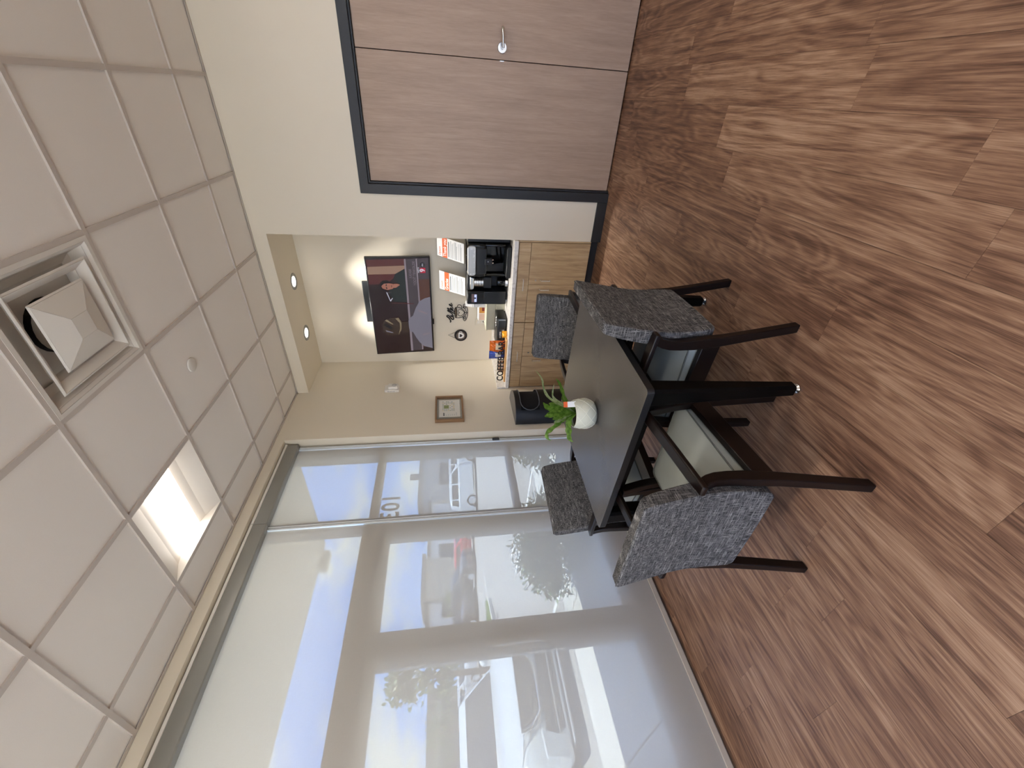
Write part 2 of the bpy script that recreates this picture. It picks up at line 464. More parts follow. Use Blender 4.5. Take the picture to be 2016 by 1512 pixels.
fl = sbox('floor', 'brown wood look plank floor of the waiting room', -0.14, XR, YF, 0.75, -0.12, -0.004, mat='hull')
PWID, PLEN = 0.1865, 1.262
known = {0: -1.615, -1: -0.70, 1: -2.715, 2: -2.225, 3: -0.905, 4: -1.235, -3: -3.31, -7: -3.19, -8: -3.03, -9: -3.395, -2: -1.30, -4: -1.05, -5: -2.35, -6: -1.72, -10: -2.52}
pmesh = {}
for k in range(-14, 18):
    x0 = 2.388 + k * PWID; x1 = x0 + PWID
    xa, xb = max(x0, -0.14), min(x1, XR)
    if xb - xa < 0.01: continue
    b = known.get(k, random.uniform(-2, 0))
    ys = sorted([b + j * PLEN for j in range(-8, 8) if YF < b + j * PLEN < 0.06] + [YF, 0.06])
    for ya, yb in zip(ys[:-1], ys[1:]):
        w, l = xb - xa, yb - ya
        if l < 0.02: continue
        key = (round(w, 4), round(l, 3))
        if key not in pmesh:
            g = 0.0004
            o = MB().box(-w / 2 + g, w / 2 - g, -l / 2 + g, l / 2 - g, -0.004, 0.0).build('plank', M['plank'], fl, world=False)
            pmesh[key] = o.data
        else:
            o = bpy.data.objects.new('plank', pmesh[key]); COL.objects.link(o); o.parent = fl
        o.location = ((xa + xb) / 2, (ya + yb) / 2, 0)

# ceiling
ce = sbox('ceiling', 'suspended ceiling of square white acoustic tiles', -0.14, XR, YF, 0.0, 3.13, 3.20, mat='tile')
T0 = 0.6096; GX, GY = 2.7196, -2.2713
tmesh = {}
xs = [0.0] + [GX - i * T0 for i in range(4, -6, -1)]
xs = [x for x in xs if x < XR] + [XR]
ysl = [YF] + [GY + j * T0 for j in range(-8, 4) if YF < GY + j * T0 < 0] + [0.0]
def cell_is(x, y, i, j): return abs(x - (GX - i * T0)) < 0.01 and abs(y - (GY + j * T0)) < 0.01
for xa, xb in zip(xs[:-1], xs[1:]):
    for ya, yb in zip(ysl[:-1], ysl[1:]):
        if cell_is(xa, ya, 2, 0) or cell_is(xa, ya, 4, 0): continue           # air diffuser, light
        if cell_is(xa, ya, 2, -4) or cell_is(xa, ya, 4, -4) or cell_is(xa, ya, -2, 0) or cell_is(xa, ya, -2, -4): continue
        w, l = xb - xa, yb - ya; key = (round(w, 3), round(l, 3))
        if key not in tmesh:
            o = MB().box(-w / 2 + 0.008, w / 2 - 0.008, -l / 2 + 0.008, l / 2 - 0.008, 0.009, 0.022).build('ceiling_tile', M['tile'], ce, world=False)
            tmesh[key] = o.data
        else:
            o = bpy.data.objects.new('ceiling_tile', tmesh[key]); COL.objects.link(o); o.parent = ce
        o.location = ((xa + xb) / 2, (ya + yb) / 2, H)
for x in xs[1:-1]: MB().box(x - 0.012, x + 0.012, YF, -0.02, H, H + 0.03).build('grid_tee', M['tee'], ce)
for y in ysl[1:-1]: MB().box(0.02, XR, y - 0.012, y + 0.012, H - 0.0006, H + 0.028).build('grid_tee', M['tee'], ce)
MB().box(0.0, 0.022, YF, 0, H, H + 0.003).box(0, XR, -0.022, 0, H, H + 0.003).box(0, 0.002, YF, 0, H - 0.0, H + 0.03).build('wall_angle', M['tee'], ce)

# walls
JY = -0.74; WB = -6.30; WH = 2.957; WX = -0.26  # WB stretches the window past the view to let in more daylight
w = MB().box(WX, 0, JY, 0.62, 0, 3.2).box(WX, 0, WB, JY, WH, 3.2).box(WX, 0, YF, WB, 0, 3.2)
struct(w.build('wall_left', M['wall']), 'beige painted wall around the storefront window')
AX = 1.652
struct(MB().prism([(AX, 0), (2.0, 0), (2.0, 2.1), (3.885, 2.1), (3.885, 0), (XR, 0), (XR, 3.2), (AX, 3.2)], 1, 0, 0.10).build('wall_back', M['wall']), 'beige wall around the wood double doors')
struct(MB().box(AX, AX + 0.1, 0.10, 0.72, 0, 3.2).build('wall_alcove', M['wall']), 'short return wall at the side of the coffee alcove')
struct(MB().box(-0.02, AX + 0.1, 0.61, 0.72, 0, 3.2).build('wall_alcove_back', M['wall']), 'beige wall behind the coffee counter')
struct(MB().box(0, AX, 0.0, 0.61, 2.925, 3.2).build('trim_1', M['wall']), 'lowered soffit over the coffee alcove')
struct(MB().box(XR, XR + 0.15, YF, 0.1, 0, 3.2).build('wall_right', M['wall']), 'plain beige side wall')
struct(MB().box(WX, 0.3, YF - 0.15, YF, 0, 3.2).box(5.3, XR + 0.15, YF - 0.15, YF, 0, 3.2).box(0.3, 5.3, YF - 0.15, YF, 2.9, 3.2).box(0.3, 5.3, YF - 0.15, YF, 0, 0.1).build('wall_front', M['wall']), 'beige wall around the added storefront facing the doors')
w2 = sroot('window_added', 'added unseen storefront glazing facing the double doors', (2.8, YF, 0))  # unseen window added to throw daylight onto the ceiling
for x_ in (0.3, 1.53, 2.77, 4.0, 5.24): MB().box(x_, x_ + 0.06, YF - 0.12, YF - 0.03, 0.1, 2.9).build('mullion', M['alu'], w2)
for x_ in (0.36, 1.59, 2.83, 4.06): MB().box(x_, x_ + 1.17, YF - 0.08, YF - 0.074, 0.1, 2.9).build('pane', M['warmtint'], w2)
struct(MB().box(2.0, 3.9, 0.10, 0.14, 0, 2.2).build('wall_closet_back', M['voidshade']), 'black panel for the unlit closet behind the double doors')  # near-black face stands in for the closet's shade
struct(MB().box(WX, XR + 0.4, YF - 0.4, 1.2, 3.25, 3.5).build('roof', M['extgrey']), 'unseen roof slab added to keep the sun off the room')  # out-of-view slab put in to block the sun

# baseboards
def base(name, pts, label, mat='charcoal'):
    return struct(MB().box(*pts).build(name, M[mat], bevel=0.004), label)
base('baseboard_back', (AX, 2.0, -0.014, 0.0, 0, 0.092), 'charcoal baseboard between counter and doors')
base('baseboard_right', (3.89, XR, -0.014, 0.0, 0, 0.092), 'charcoal baseboard beyond the doors')
base('baseboard_left', (0.0, 0.014, JY, -0.0, 0, 0.092), 'charcoal baseboard behind the bin')
base('trim_2', (-0.14, -0.118, WB, JY, 0.0, 0.05), 'pale sill strip along the foot of the window', 'hem')

# closet double door
d1 = sroot('door_1', 'pair of taupe wood veneer doors in a charcoal frame', (2.94, 0, 0))
fr = MB()
fr.prism([(2.0, 0), (2.075, 0), (2.075, 2.045), (3.81, 2.045), (3.81, 0), (3.885, 0), (3.885, 2.115), (2.0, 2.115)], 1, -0.014, 0.06)
fr.prism([(2.075, 0), (2.09, 0), (2.09, 2.032), (3.795, 2.032), (3.795, 0), (3.81, 0), (3.81, 2.046), (2.075, 2.046)], 1, 0.012, 0.09)
fr.build('door_frame', M['charcoal'], d1, bevel=0.003)
for a, b in ((2.093, 2.9375), (2.9425, 3.792)):
    MB().box(a, b, 0.03, 0.07, 0.012, 2.029).build('door_leaf', M['closet'], d1, bevel=0.0015)
lv = MB().cyl((3.012, 0.03, 0.995), (3.012, 0.018, 0.995), 0.034, 0.031, 32).cyl((3.012, 0.018, 0.995), (3.012, -0.035, 0.995), 0.011, 0.011, 16)
lo = lv.build('lever_handle', M['nickel'], d1, smooth=True); lo['label'] = 'satin nickel lever handle'
MB().tube(smoothline([(3.008, -0.035, 0.995), (3.03, -0.038, 0.996), (3.08, -0.036, 0.999), (3.112, -0.030, 1.001), (3.124, -0.018, 1.001)]), [0.010] * 4 + [0.0085] * 13, 12).build('lever', M['chrome'], lo, smooth=True)
MB().box(2.932, 2.9375, 0.026, 0.031, 0.978, 1.008).build('strike_plate', M['nickel'], d1)

# ------------------------------------------------------------------ storefront window and entrance
w1 = sroot('window_1', 'storefront glazing with transoms beside the entrance doors', (-0.19, -2.0, 0))
def member(y0, y1, z0, z1, dx=0.05, name='mullion'):
    MB().box(-0.19 - dx, -0.19 + dx, y0, y1, z0, z1).build(name, M['storefront'], w1, bevel=0.003)
member(-0.855, JY, 0, WH); member(-1.665, -1.565, 0, WH); member(-3.56, -3.46, 0, WH); member(WB, WB + 0.06, 0, WH)
member(-1.565, -0.855, 2.055, 2.115); member(-1.565, -0.855, 0.86, 0.915); member(-1.565, -0.855, 0, 0.10)
member(-3.46, -1.665, 2.03, 2.145); member(WB + 0.06, -3.56, 2.055, 2.115); member(WB + 0.06, -3.56, 0, 0.10)
member(-0.855 - 2.605, -0.855, WH - 0.05, WH)
for (y0, y1, z0, z1) in ((-1.565, -0.855, 2.115, WH - 0.05), (-1.565, -0.855, 0.915, 2.055), (-1.565, -0.855, 0.10, 0.86), (-3.46, -1.665, 2.145, WH - 0.05), (WB + 0.06, -3.56, 0.10, 2.055), (WB + 0.06, -3.56, 2.115, WH)):
    pn = MB().box(-0.193, -0.187, y0, y1, z0, z1).build('pane', M['glass'], w1)
    if z0 == 0.915:
        t = text('103', 0.215, 0.0, 'CENTER', 0.004, 0.84)
        nm = MB(); place(nm, t, frame((-0.195, -1.425, 1.955), (0, -1, 0), (0, 0, 1)))
        nm.build('suite_number', M['vinylnum'], pn)
for nm_, (ya, yb), hs in (('door_2', (-2.555, -1.668), -1), ('door_3', (-3.455, -2.565), 1)):
    dd = sroot(nm_, 'glass entrance door leaf ' + ('beside the sidelight' if hs < 0 else 'with the white car behind it'), (-0.19, (ya + yb) / 2, 0))
    f = MB().box(-0.215, -0.165, ya, ya + 0.105, 0.01, 2.025).box(-0.215, -0.165, yb - 0.105, yb, 0.01, 2.025)
    f.box(-0.215, -0.165, ya + 0.105, yb - 0.105, 0.01, 0.27).box(-0.215, -0.165, ya + 0.105, yb - 0.105, 1.935, 2.025)
    f.build('stile_frame', M['storefront'], dd, bevel=0.003)
    MB().box(-0.193, -0.187, ya + 0.105, yb - 0.105, 0.27, 1.935).build('pane', M['glass'], dd)
    yy = yb - 0.10 if hs < 0 else ya + 0.1
    MB().box(-0.165, -0.115, yy - 0.22, yy - 0.0, 1.95, 2.01).build('door_closer', M['dkgrey'], dd, bevel=0.006)
    yp = ya + 0.06 if hs < 0 else yb - 0.06
    MB().tube([(-0.165, yp, 0.9), (-0.118, yp, 0.9), (-0.118, yp, 1.2), (-0.165, yp, 1.2)], 0.011, 10).build('pull_handle', M['alu'], dd, smooth=True)

MB().box(-0.168, -0.158, -2.570, -2.550, 0.01, 2.025).build('door_gasket', M['black'], bpy.data.objects['door_3'])
# roller shades
def shade(y0, y1, label, chan_left, name='roller_shade'):
    r = thing(name, label, 'roller shade', (-0.09, (y0 + y1) / 2, 2.89), 0, 'roller shades over the storefront')
    c = MB().prism([(-0.036, 2.838), (-0.036, 2.94), (-0.044, 2.947), (-0.125, 2.947), (-0.125, 2.832), (-0.044, 2.832)], 1, y0, y1)
    c.build('cassette', M['cassette'], r, bevel=0.002)
    MB().box(-0.046, -0.030, y0, y1, 2.928, 2.946).build('cassette_highlight', M['white'], r, bevel=0.002)  # white lip draws the highlight along the cassette top
    MB().box(-0.0905, -0.0895, y0 + 0.01, y1 - 0.035, 0.055, 2.86).build('shade_fabric', M['shade'], r)
    MB().box(-0.099, -0.081, y0 + 0.012, y1 - 0.03, 0.022, 0.056).build('hem_bar', M['hem'], r, bevel=0.003)
    ch = MB().box(-0.108, -0.076, y1 - 0.03, y1 - 0.018, 0.06, 2.835).box(-0.1, -0.09, y1 - 0.018, y1 - 0.012, 0.06, 2.835).box(-0.108, -0.076, y1 - 0.012, y1 - 0.001, 0.06, 2.835)
    ch.build('side_channel', M['alu'], r, bevel=0.001)
    return r
s1 = shade(-1.628, -0.765, 'sheer roller shade over the narrow sidelight with the number 103', True)
s2 = shade(-6.25, -1.632, 'wide sheer roller shade over the entrance doors', False)
MB().tube([(-0.07, -0.778, 2.83), (-0.066, -0.778, 2.0), (-0.066, -0.778, 0.98)], 0.0022, 6).tube([(-0.07, -0.790, 2.83), (-0.066, -0.790, 2.0), (-0.066, -0.788, 0.98)], 0.0022, 6).build('bead_chain', M['alu'], s1)
MB().box(-0.078, -0.058, -0.796, -0.770, 0.965, 1.035).build('chain_tensioner', M['dkgrey'], s1, bevel=0.006)

# ------------------------------------------------------------------ ceiling fixtures
def troffer(x0, y0, label, grp=None):
    x1, y1 = x0 + T0, y0 + T0
    r = thing('ceiling_light', label, 'ceiling light', ((x0 + x1) / 2, (y0 + y1) / 2, H), 0, grp)
    g = 0.013; yc = (y0 + y1) / 2; hw = 0.115
    b = MB()
    sec = lambda s_: [(yc + s_ * (T0 / 2 - g), H + 0.001), (yc + s_ * 0.24, H + 0.022), (yc + s_ * 0.18, H + 0.046), (yc + s_ * hw, H + 0.062)]
    for s_ in (-1, 1):
        p = sec(s_)
        for (ya, za), (yb, zb) in zip(p[:-1], p[1:]): b.face([(x0 + g, ya, za), (x1 - g, ya, za), (x1 - g, yb, zb), (x0 + g, yb, zb)][::s_])
    b.box(x0 + g, x1 - g, y0 + g, y1 - g, H + 0.075, H + 0.085)
    b.box(x0 + g - 0.002, x0 + g + 0.004, y0 + g, y1 - g, H, H + 0.08).box(x1 - g - 0.004, x1 - g + 0.002, y0 + g, y1 - g, H, H + 0.08)
    b.build('reflector', M['troffer'], r, smooth=True)
    n = 10; ln = MB(); vs = []; fs = []
    for x in (x0 + g + 0.006, x1 - g - 0.006):
        for i in range(n + 1):
            a = PI * i / n; vs.append((x, yc - hw * math.cos(a), H + 0.062 - 0.045 * math.sin(a)))
    for i in range(n): fs.append((i, i + 1, n + 2 + i, n + 1 + i))
    fs += [list(range(n + 1)), list(range(n + 1, 2 * n + 2))[::-1]]
    ln.add(vs, fs).build('lens', M['lens_added' if grp else 'lens'], r, smooth=True)
    return r
troffer(GX - 4 * T0, GY, 'square recessed ceiling light with bright curved lens near the window')
troffer(GX - 4 * T0, GY - 4 * T0, 'added unseen ceiling light further along the window wall', 'added unseen fill lights')  # this and the next three: unseen lights added to brighten the room
troffer(GX + 2 * T0, GY, 'added unseen ceiling light in front of the double doors', 'added unseen fill lights')
troffer(GX + 2 * T0, GY - 4 * T0, 'added unseen ceiling light in the far corner of the room', 'added unseen fill lights')
troffer(GX - 2 * T0, GY - 4 * T0, 'added unseen ceiling light over the middle of the room', 'added unseen fill lights')

# air diffuser
vx, vy = GX - 2 * T0 + T0 / 2, GY + T0 / 2
dv = thing('air_diffuser', 'square white ceiling air vent with nested cones and a pyramid centre', 'air vent', (vx, vy, H))
def ring(prof, name, thick=0.003):
    b = MB()
    for (h0, z0), (h1, z1) in zip(prof[:-1], prof[1:]):
        q0 = [(vx - h0, vy - h0, z0), (vx + h0, vy - h0, z0), (vx + h0, vy + h0, z0), (vx - h0, vy + h0, z0)]
        q1 = [(vx - h1, vy - h1, z1), (vx + h1, vy - h1, z1), (vx + h1, vy + h1, z1), (vx - h1, vy + h1, z1)]
        for i in range(4):
            j = (i + 1) % 4; b.face([q0[i], q0[j], q1[j], q1[i]])
    o = b.build(name, M['troffer'], dv)
    md = o.modifiers.new('solid', 'SOLIDIFY'); md.thickness = thick
    return o
ring([(0.294, H + 0.001), (0.275, H + 0.001), (0.262, H + 0.012), (0.235, H + 0.060), (0.20, H + 0.075)], 'outer_cone')
ring([(0.222, H - 0.004), (0.214, H - 0.007), (0.180, H + 0.020), (0.168, H + 0.055)], 'middle_cone')
ring([(0.150, H - 0.006), (0.143, H - 0.011), (0.046, H - 0.042), (0.0005, H - 0.0425)], 'centre_pyramid')
MB().cyl((vx, vy, H - 0.042), (vx, vy, H - 0.045), 0.010, 0.010, 16).build('screw_cap', M['troffer'], dv)
MB().lathe([(0.115, 0.056), (0.118, 0.09), (0.0, 0.091)], (vx, vy, H), 24).build('duct', M['voidshade'], dv)
MB().box(vx - 0.294, vx + 0.294, vy - 0.294, vy + 0.294, H + 0.082, H + 0.086).build('back_pan', M['troffer'], dv)

sp = MB().lathe([(0.0005, -0.006), (0.038, -0.006), (0.043, -0.003), (0.044, 0.004)], (1.218, -1.362, H + 0.003), 32)
tag(sp.build('sprinkler_cover', M['troffer'], smooth=True), 'small round white sprinkler cover on a ceiling tile', 'sprinkler')
for i, (x, lb) in enumerate(((1.10, 'round recessed downlight in the soffit above the television, nearer the doors'), (0.535, 'round recessed downlight in the soffit nearer the window corner'))):
    r = thing('downlight', lb, 'downlight', (x, 0.35, 2.925), 0, 'soffit downlights')
    MB().lathe([(0.083, 0.0), (0.080, -0.006), (0.062, -0.005), (0.050, 0.0)], (x, 0.35, 2.925), 32).build('trim_ring', M['cassette'], r, smooth=True)
    MB().lathe([(0.0005, -0.002), (0.050, -0.002)], (x, 0.35, 2.925), 32).build('lens', M['bulb'], r)
    ld = bpy.data.lights.new('downlight_lamp', 'SPOT'); ld.energy = SPOT; ld.spot_size = math.radians(68); ld.spot_blend = 1.0; ld.shadow_soft_size = 0.04; ld.color = (1.0, 0.96, 0.90)
    lo_ = bpy.data.objects.new('downlight_lamp', ld); COL.objects.link(lo_); lo_.location = (x, 0.35, 2.912); lo_.parent = None

# ------------------------------------------------------------------ coffee alcove
def pull(p, r, horiz, L_=0.095):
    x, z = r; b = MB()
    if horiz: pts = [(x - L_ / 2, -0.012, z), (x - L_ / 2 + 0.004, -0.036, z), (x + L_ / 2 - 0.004, -0.036, z), (x + L_ / 2, -0.012, z)]
    else: pts = [(x, -0.012, z - L_ / 2), (x, -0.036, z - L_ / 2 + 0.004), (x, -0.036, z + L_ / 2 - 0.004), (x, -0.012, z + L_ / 2)]
    b.tube(pts, 0.0045, 8); b.build('handle', M['pull'], p, smooth=True)
for (xa, xb, lb) in ((0.824, 1.636, 'wood laminate base cabinet under the coffee machines'), (0.012, 0.820, 'wood laminate base cabinet under the coffee bar snack box')):
    r = thing('base_cabinet', lb, 'cabinet', ((xa + xb) / 2, 0.3, 0), 0, 'base cabinets under the counter')
    MB().box(xa, xb, 0.006, 0.595, 0.086, 0.772).build('body', M['cab'], r)
    MB().box(xa, xb, 0.055, 0.59, 0.0, 0.086).build('toe_kick', M['charcoal'], r)
    d = MB().box(xa + 0.003, xb - 0.003, -0.013, 0.006, 0.656, 0.766).build('drawer', M['cab'], r, bevel=0.001)
    xm = (xa + xb) / 2
    pull(d, (xm, 0.708), True, 0.115)
    for s_ in (-1, 1):
        da, db = (xa + 0.003, xm - 0.0015) if s_ < 0 else (xm + 0.0015, xb - 0.003)
        dr = MB().box(da, db, -0.013, 0.006, 0.089, 0.652).build('door', M['cab'], r, bevel=0.001)
        pull(dr, (xm + s_ * 0.047, 0.49), False)
        if s_ > 0: MB().cyl((xm + 0.045, -0.013, 0.585), (xm + 0.045, -0.019, 0.585), 0.008, 0.007, 16).build('lock', M['nickel'], dr)
MB().box(1.638, AX - 0.001, -0.004, 0.02, 0.086, 0.772).build('filler', M['cab'], bpy.data.objects['base_cabinet'])
ct = thing('countertop', 'pale speckled stone countertop with low backsplash in the alcove', 'countertop', (0.82, 0.3, 0.776))
MB().box(0.002, AX - 0.002, -0.03, 0.607, 0.776, 0.816).build('slab', M['granite'], ct, bevel=0.004)
MB().box(0.002, AX - 0.002, 0.588, 0.607, 0.816, 0.918).build('backsplash', M['granite'], ct, bevel=0.002)
MB().box(0.002, 0.021, -0.028, 0.588, 0.816, 0.908).build('side_splash', M['granite'], ct, bevel=0.002)
CT = 0.8165

# television
tv = thing('television', 'flat television on the alcove wall showing a courtroom show', 'television', (0.75, 0.55, 1.93))
tilt = math.radians(5.0)
Ttv = Matrix.Translation((0.75, 0.505, 1.93)) @ Matrix.Rotation(tilt, 4, 'X')
Tn = lambda dy: Ttv @ Matrix.Translation((0, dy, 0))
MB().box(-0.563, 0.563, -0.012, 0.035, -0.325, 0.325, 0, Ttv).build('housing', M['black'], tv, bevel=0.004)
MB().box(-0.16, 0.16, 0.03, 0.09, -0.12, 0.2, 0, Ttv).build('wall_mount', M['dkgrey'], tv)
MB().box(-0.21, -0.15, -0.012, 0.01, -0.338, -0.325, 0, Ttv).build('infrared_window', M['black'], tv)
def emd(name, h, s=0.155):
    t = NT(name); c = lin(h)
    b = t.bsdf(lin('#050505'), 0.22, 0, 0.5); b.inputs['Emission Color'].default_value = c; b.inputs['Emission Strength'].default_value = s; return t.m
tvc = [emd('tv_' + str(i), h) for i, h in enumerate(('#2a1a1b', '#5a2b2a', '#9c7c6a', '#232b2a', '#1a1515', '#a8705f', '#8d8089', '#4b4247', '#5a3a30', '#7f7b88', '#3d2f28', '#c9c9d8', '#8a7a62', '#e8e6f5', '#c0203f', '#1b1a22', '#301c1e'))]
scr = MB().box(-0.553, 0.553, -0.0135, -0.012, -0.312, 0.315, 0, Ttv).build('screen', tvc[0], tv)
pic = MB(); lay = [0.0140]
def tvp(pts, mi):
    lay[0] += 0.00012
    pic.face([(x - 0.745, -lay[0], z - 1.928) for x, z in pts], mi, Ttv)
for i in range(9): tvp([(0.21, 2.21 - i * 0.036), (0.80, 2.21 - i * 0.036), (0.80, 2.197 - i * 0.036), (0.21, 2.197 - i * 0.036)], 16)
tvp([(1.283, 2.237), (1.29, 1.861), (1.224, 1.862), (1.213, 2.235)], 1)
tvp([(1.129, 2.235), (1.134, 1.964), (1.086, 1.987), (1.026, 2.057), (1.024, 2.237)], 1)
tvp([(1.212, 2.234), (1.221, 1.865), (1.188, 1.865), (1.134, 1.964), (1.131, 2.236)], 2)
tvp([(1.288, 1.843), (1.292, 1.748), (0.211, 1.748), (0.211, 1.843)], 7)
tvp([(1.292, 1.729), (1.299, 1.622), (0.25, 1.622), (0.25, 1.732)], 8)
tvp([(1.292, 1.729), (1.299, 1.622), (1.07, 1.622), (1.07, 1.730)], 7)
tvp([(1.035, 2.13), (1.065, 2.099), (1.068, 2.053), (1.041, 2.014), (0.97, 2.03), (0.952, 2.09), (0.965, 2.12), (0.99, 2.138)], 4)
tvp([(1.185, 1.865), (1.134, 1.964), (1.076, 1.992), (1.017, 1.928), (0.981, 1.988), (0.96, 2.04), (0.92, 2.05), (0.832, 2.0), (0.816, 1.865)], 3)
tvp([(1.027, 1.992), (1.027, 1.951), (1.015, 1.926), (0.984, 1.969), (0.982, 1.992)], 5)
tvp([(1.005, 2.118), (1.03, 2.09), (1.035, 2.04), (1.027, 1.998), (1.0, 1.982), (0.972, 2.005), (0.96, 2.06), (0.978, 2.108)], 5)
tvp([(0.972, 2.07), (0.992, 2.074), (0.992, 2.062), (0.972, 2.058)], 4); tvp([(1.004, 2.074), (1.026, 2.07), (1.026, 2.06), (1.004, 2.063)], 4)
tvp([(0.988, 2.018), (1.012, 2.018), (1.010, 2.010), (0.990, 2.010)], 1)
tvp([(1.29, 1.866), (1.29, 1.848), (0.208, 1.845), (0.208, 1.870)], 6)
tvp([(1.292, 1.748), (1.292, 1.734), (0.215, 1.729), (0.215, 1.745)], 6)
tvp([(0.935, 2.076), (0.94, 2.066), (0.826, 2.036), (0.837, 2.046)], 11); tvp([(0.842, 2.044), (0.871, 2.019), (0.866, 2.013), (0.832, 2.037)], 11)
tvp([(0.93, 2.07), (0.94, 2.07), (0.935, 2.02), (0.925, 2.02)], 7)
tvp([(0.81, 2.03), (0.816, 2.03), (0.800, 1.80), (0.790, 1.80)], 1)
tvp([(0.87, 1.621), (0.854, 1.683), (0.822, 1.738), (0.747, 1.782), (0.654, 1.818), (0.626, 1.859), (0.581, 1.878), (0.513, 1.875), (0.456, 1.862), (0.45, 1.832), (0.379, 1.802), (0.313, 1.765), (0.258, 1.716), (0.226, 1.622)], 9)
tvp([(0.582, 1.945), (0.588, 1.872), (0.45, 1.872), (0.445, 1.948)], 10)
tvp([(0.572, 2.154), (0.616, 2.125), (0.638, 2.049), (0.638, 1.976), (0.582, 1.942), (0.514, 1.943), (0.428, 1.97), (0.417, 2.046), (0.429, 2.12), (0.493, 2.158)], 10)
tvp([(0.605, 2.123), (0.622, 2.105), (0.56, 2.037), (0.554, 2.048)], 12); tvp([(0.55, 2.14), (0.58, 2.12), (0.52, 2.05), (0.49, 2.06)], 15)
tvp([(0.47, 2.12), (0.49, 2.13), (0.46, 2.05), (0.45, 2.06)], 9)
tvp([(0.627, 2.011), (0.638, 1.976), (0.571, 1.950), (0.491, 1.955), (0.422, 1.996), (0.503, 1.970), (0.571, 1.969)], 12)
tvp([(0.70, 1.75), (0.73, 1.76), (0.68, 1.66), (0.66, 1.66)], 6); tvp([(0.40, 1.72), (0.42, 1.73), (0.44, 1.64), (0.42, 1.64)], 6)
def tvt(s, size, x, z, mi, sx=1.0, bold=0.0):
    lay[0] += 0.0002
    t = text(s, size, 0, 'CENTER', bold, sx)
    place(pic, t, Ttv @ frame((x - 0.745, -lay[0], z - 1.928), (1, 0, 0), (0, 0, 1)), mi)
tvt('JUDGE', 0.034, 1.135, 1.812, 6); tvt('YODIT TEWOLDE', 0.040, 1.135, 1.770, 6, 0.82)
tvt('WFTV', 0.026, 1.172, 1.725, 13, 0.9)
tvp([(1.14, 1.71), (1.195, 1.71), (1.195, 1.655), (1.14, 1.655)], 14)
tvt('9', 0.070, 1.168, 1.685, 13, 1.0, 0.002)
lay[0] += 0.0002
pic.face([(1.226 + 0.024 * math.cos(a * PI / 10) - 0.745, -lay[0], 1.683 + 0.024 * math.sin(a * PI / 10) - 1.928) for a in range(20)], 15, Ttv)
tvt('abc', 0.024, 1.226, 1.684, 13)
pic.build('broadcast_picture', tvc, scr)
tag(MB().box(0.545, 1.018, 0.575, 0.606, 2.19, 2.333).build('media_box', M['dkgrey'], bevel=0.006), 'flat dark box mounted on the wall behind the top of the television', 'media box')

# coffee machines
mA = thing('coffee_machine', 'large black bean to cup coffee machine with silver touch panel', 'coffee machine', (1.40, 0.33, CT))
bx = MB().box(1.245, 1.562, 0.14, 0.56, 1.06, 1.235)
bx.box(1.245, 1.562, 0.30, 0.56, CT + 0.012, 1.07).box(1.245, 1.275, 0.16, 0.31, CT + 0.045, 1.07).box(1.532, 1.562, 0.16, 0.31, CT + 0.045, 1.07)
bx.build('body', M['gloss'], mA, bevel=0.018, seg=3)
pp = MB(); pp.prism(rrect(1.258, 1.549, 1.155, 1.235, 0.028), 1, 0.1345, 0.152, 0, Matrix.Translation((0, 0, 0)))
po = pp.build('control_panel', M['nickel'], mA, bevel=0.004)
ic = MB()
for x, z, kx, kz in ((1.275, 1.205, 0.010, 0.010), (1.278, 1.175, 0.012, 0.004), (1.278, 1.182, 0.003, 0.010), (1.345, 1.172, 0.004, 0.004), (1.39, 1.172, 0.004, 0.004), (1.455, 1.172, 0.016, 0.004), (1.447, 1.180, 0.004, 0.010), (1.463, 1.180, 0.004, 0.010), (1.49, 1.172, 0.018, 0.003), (1.52, 1.205, 0.014, 0.002), (1.52, 1.198, 0.014, 0.002), (1.52, 1.191, 0.010, 0.002)):
    ic.box(x - kx / 2, x + kx / 2, 0.1325, 0.1346, z - kz / 2, z + kz / 2)
stuff(ic.build('panel_icons', M['paper'], po))
MB().box(1.28, 1.527, 0.125, 0.145, 1.055, 1.152).build('front_cover', M['black'], mA, bevel=0.006)
so = MB().box(1.375, 1.435, 0.11, 0.16, 1.00, 1.07).build('dispenser_spout', M['black'], mA, bevel=0.006)
MB().cyl((1.41, 0.108, 1.04), (1.41, 0.1125, 1.04), 0.005, 0.005, 12).build('spout_button', M['chrome'], so)
for x_ in (1.39, 1.42): MB().cyl((x_, 0.135, 1.0), (x_, 0.135, 0.985), 0.007, 0.005, 12).build('nozzle', M['chrome'], so)
MB().box(1.285, 1.525, 0.20, 0.31, 0.875, 1.05).build('drip_wall', M['smoked'], mA)
dt = MB().box(1.252, 1.555, 0.085, 0.31, CT + 0.002, CT + 0.045).build('drip_tray', M['black'], mA, bevel=0.008)
gt = MB()
for i in range(14): gt.box(1.27 + i * 0.0195, 1.28 + i * 0.0195, 0.092, 0.29, CT + 0.0445, CT + 0.048)
gt.build('drip_grate', M['nickel'], dt)
MB().box(1.29, 1.52, 0.18, 0.50, 1.236, 1.247).build('bean_lid', M['smoked'], mA, bevel=0.004)
MB().box(1.562, 1.635, 0.2, 0.55, CT + 0.002, 1.235).build('water_tank', M['black'], mA, bevel=0.01)

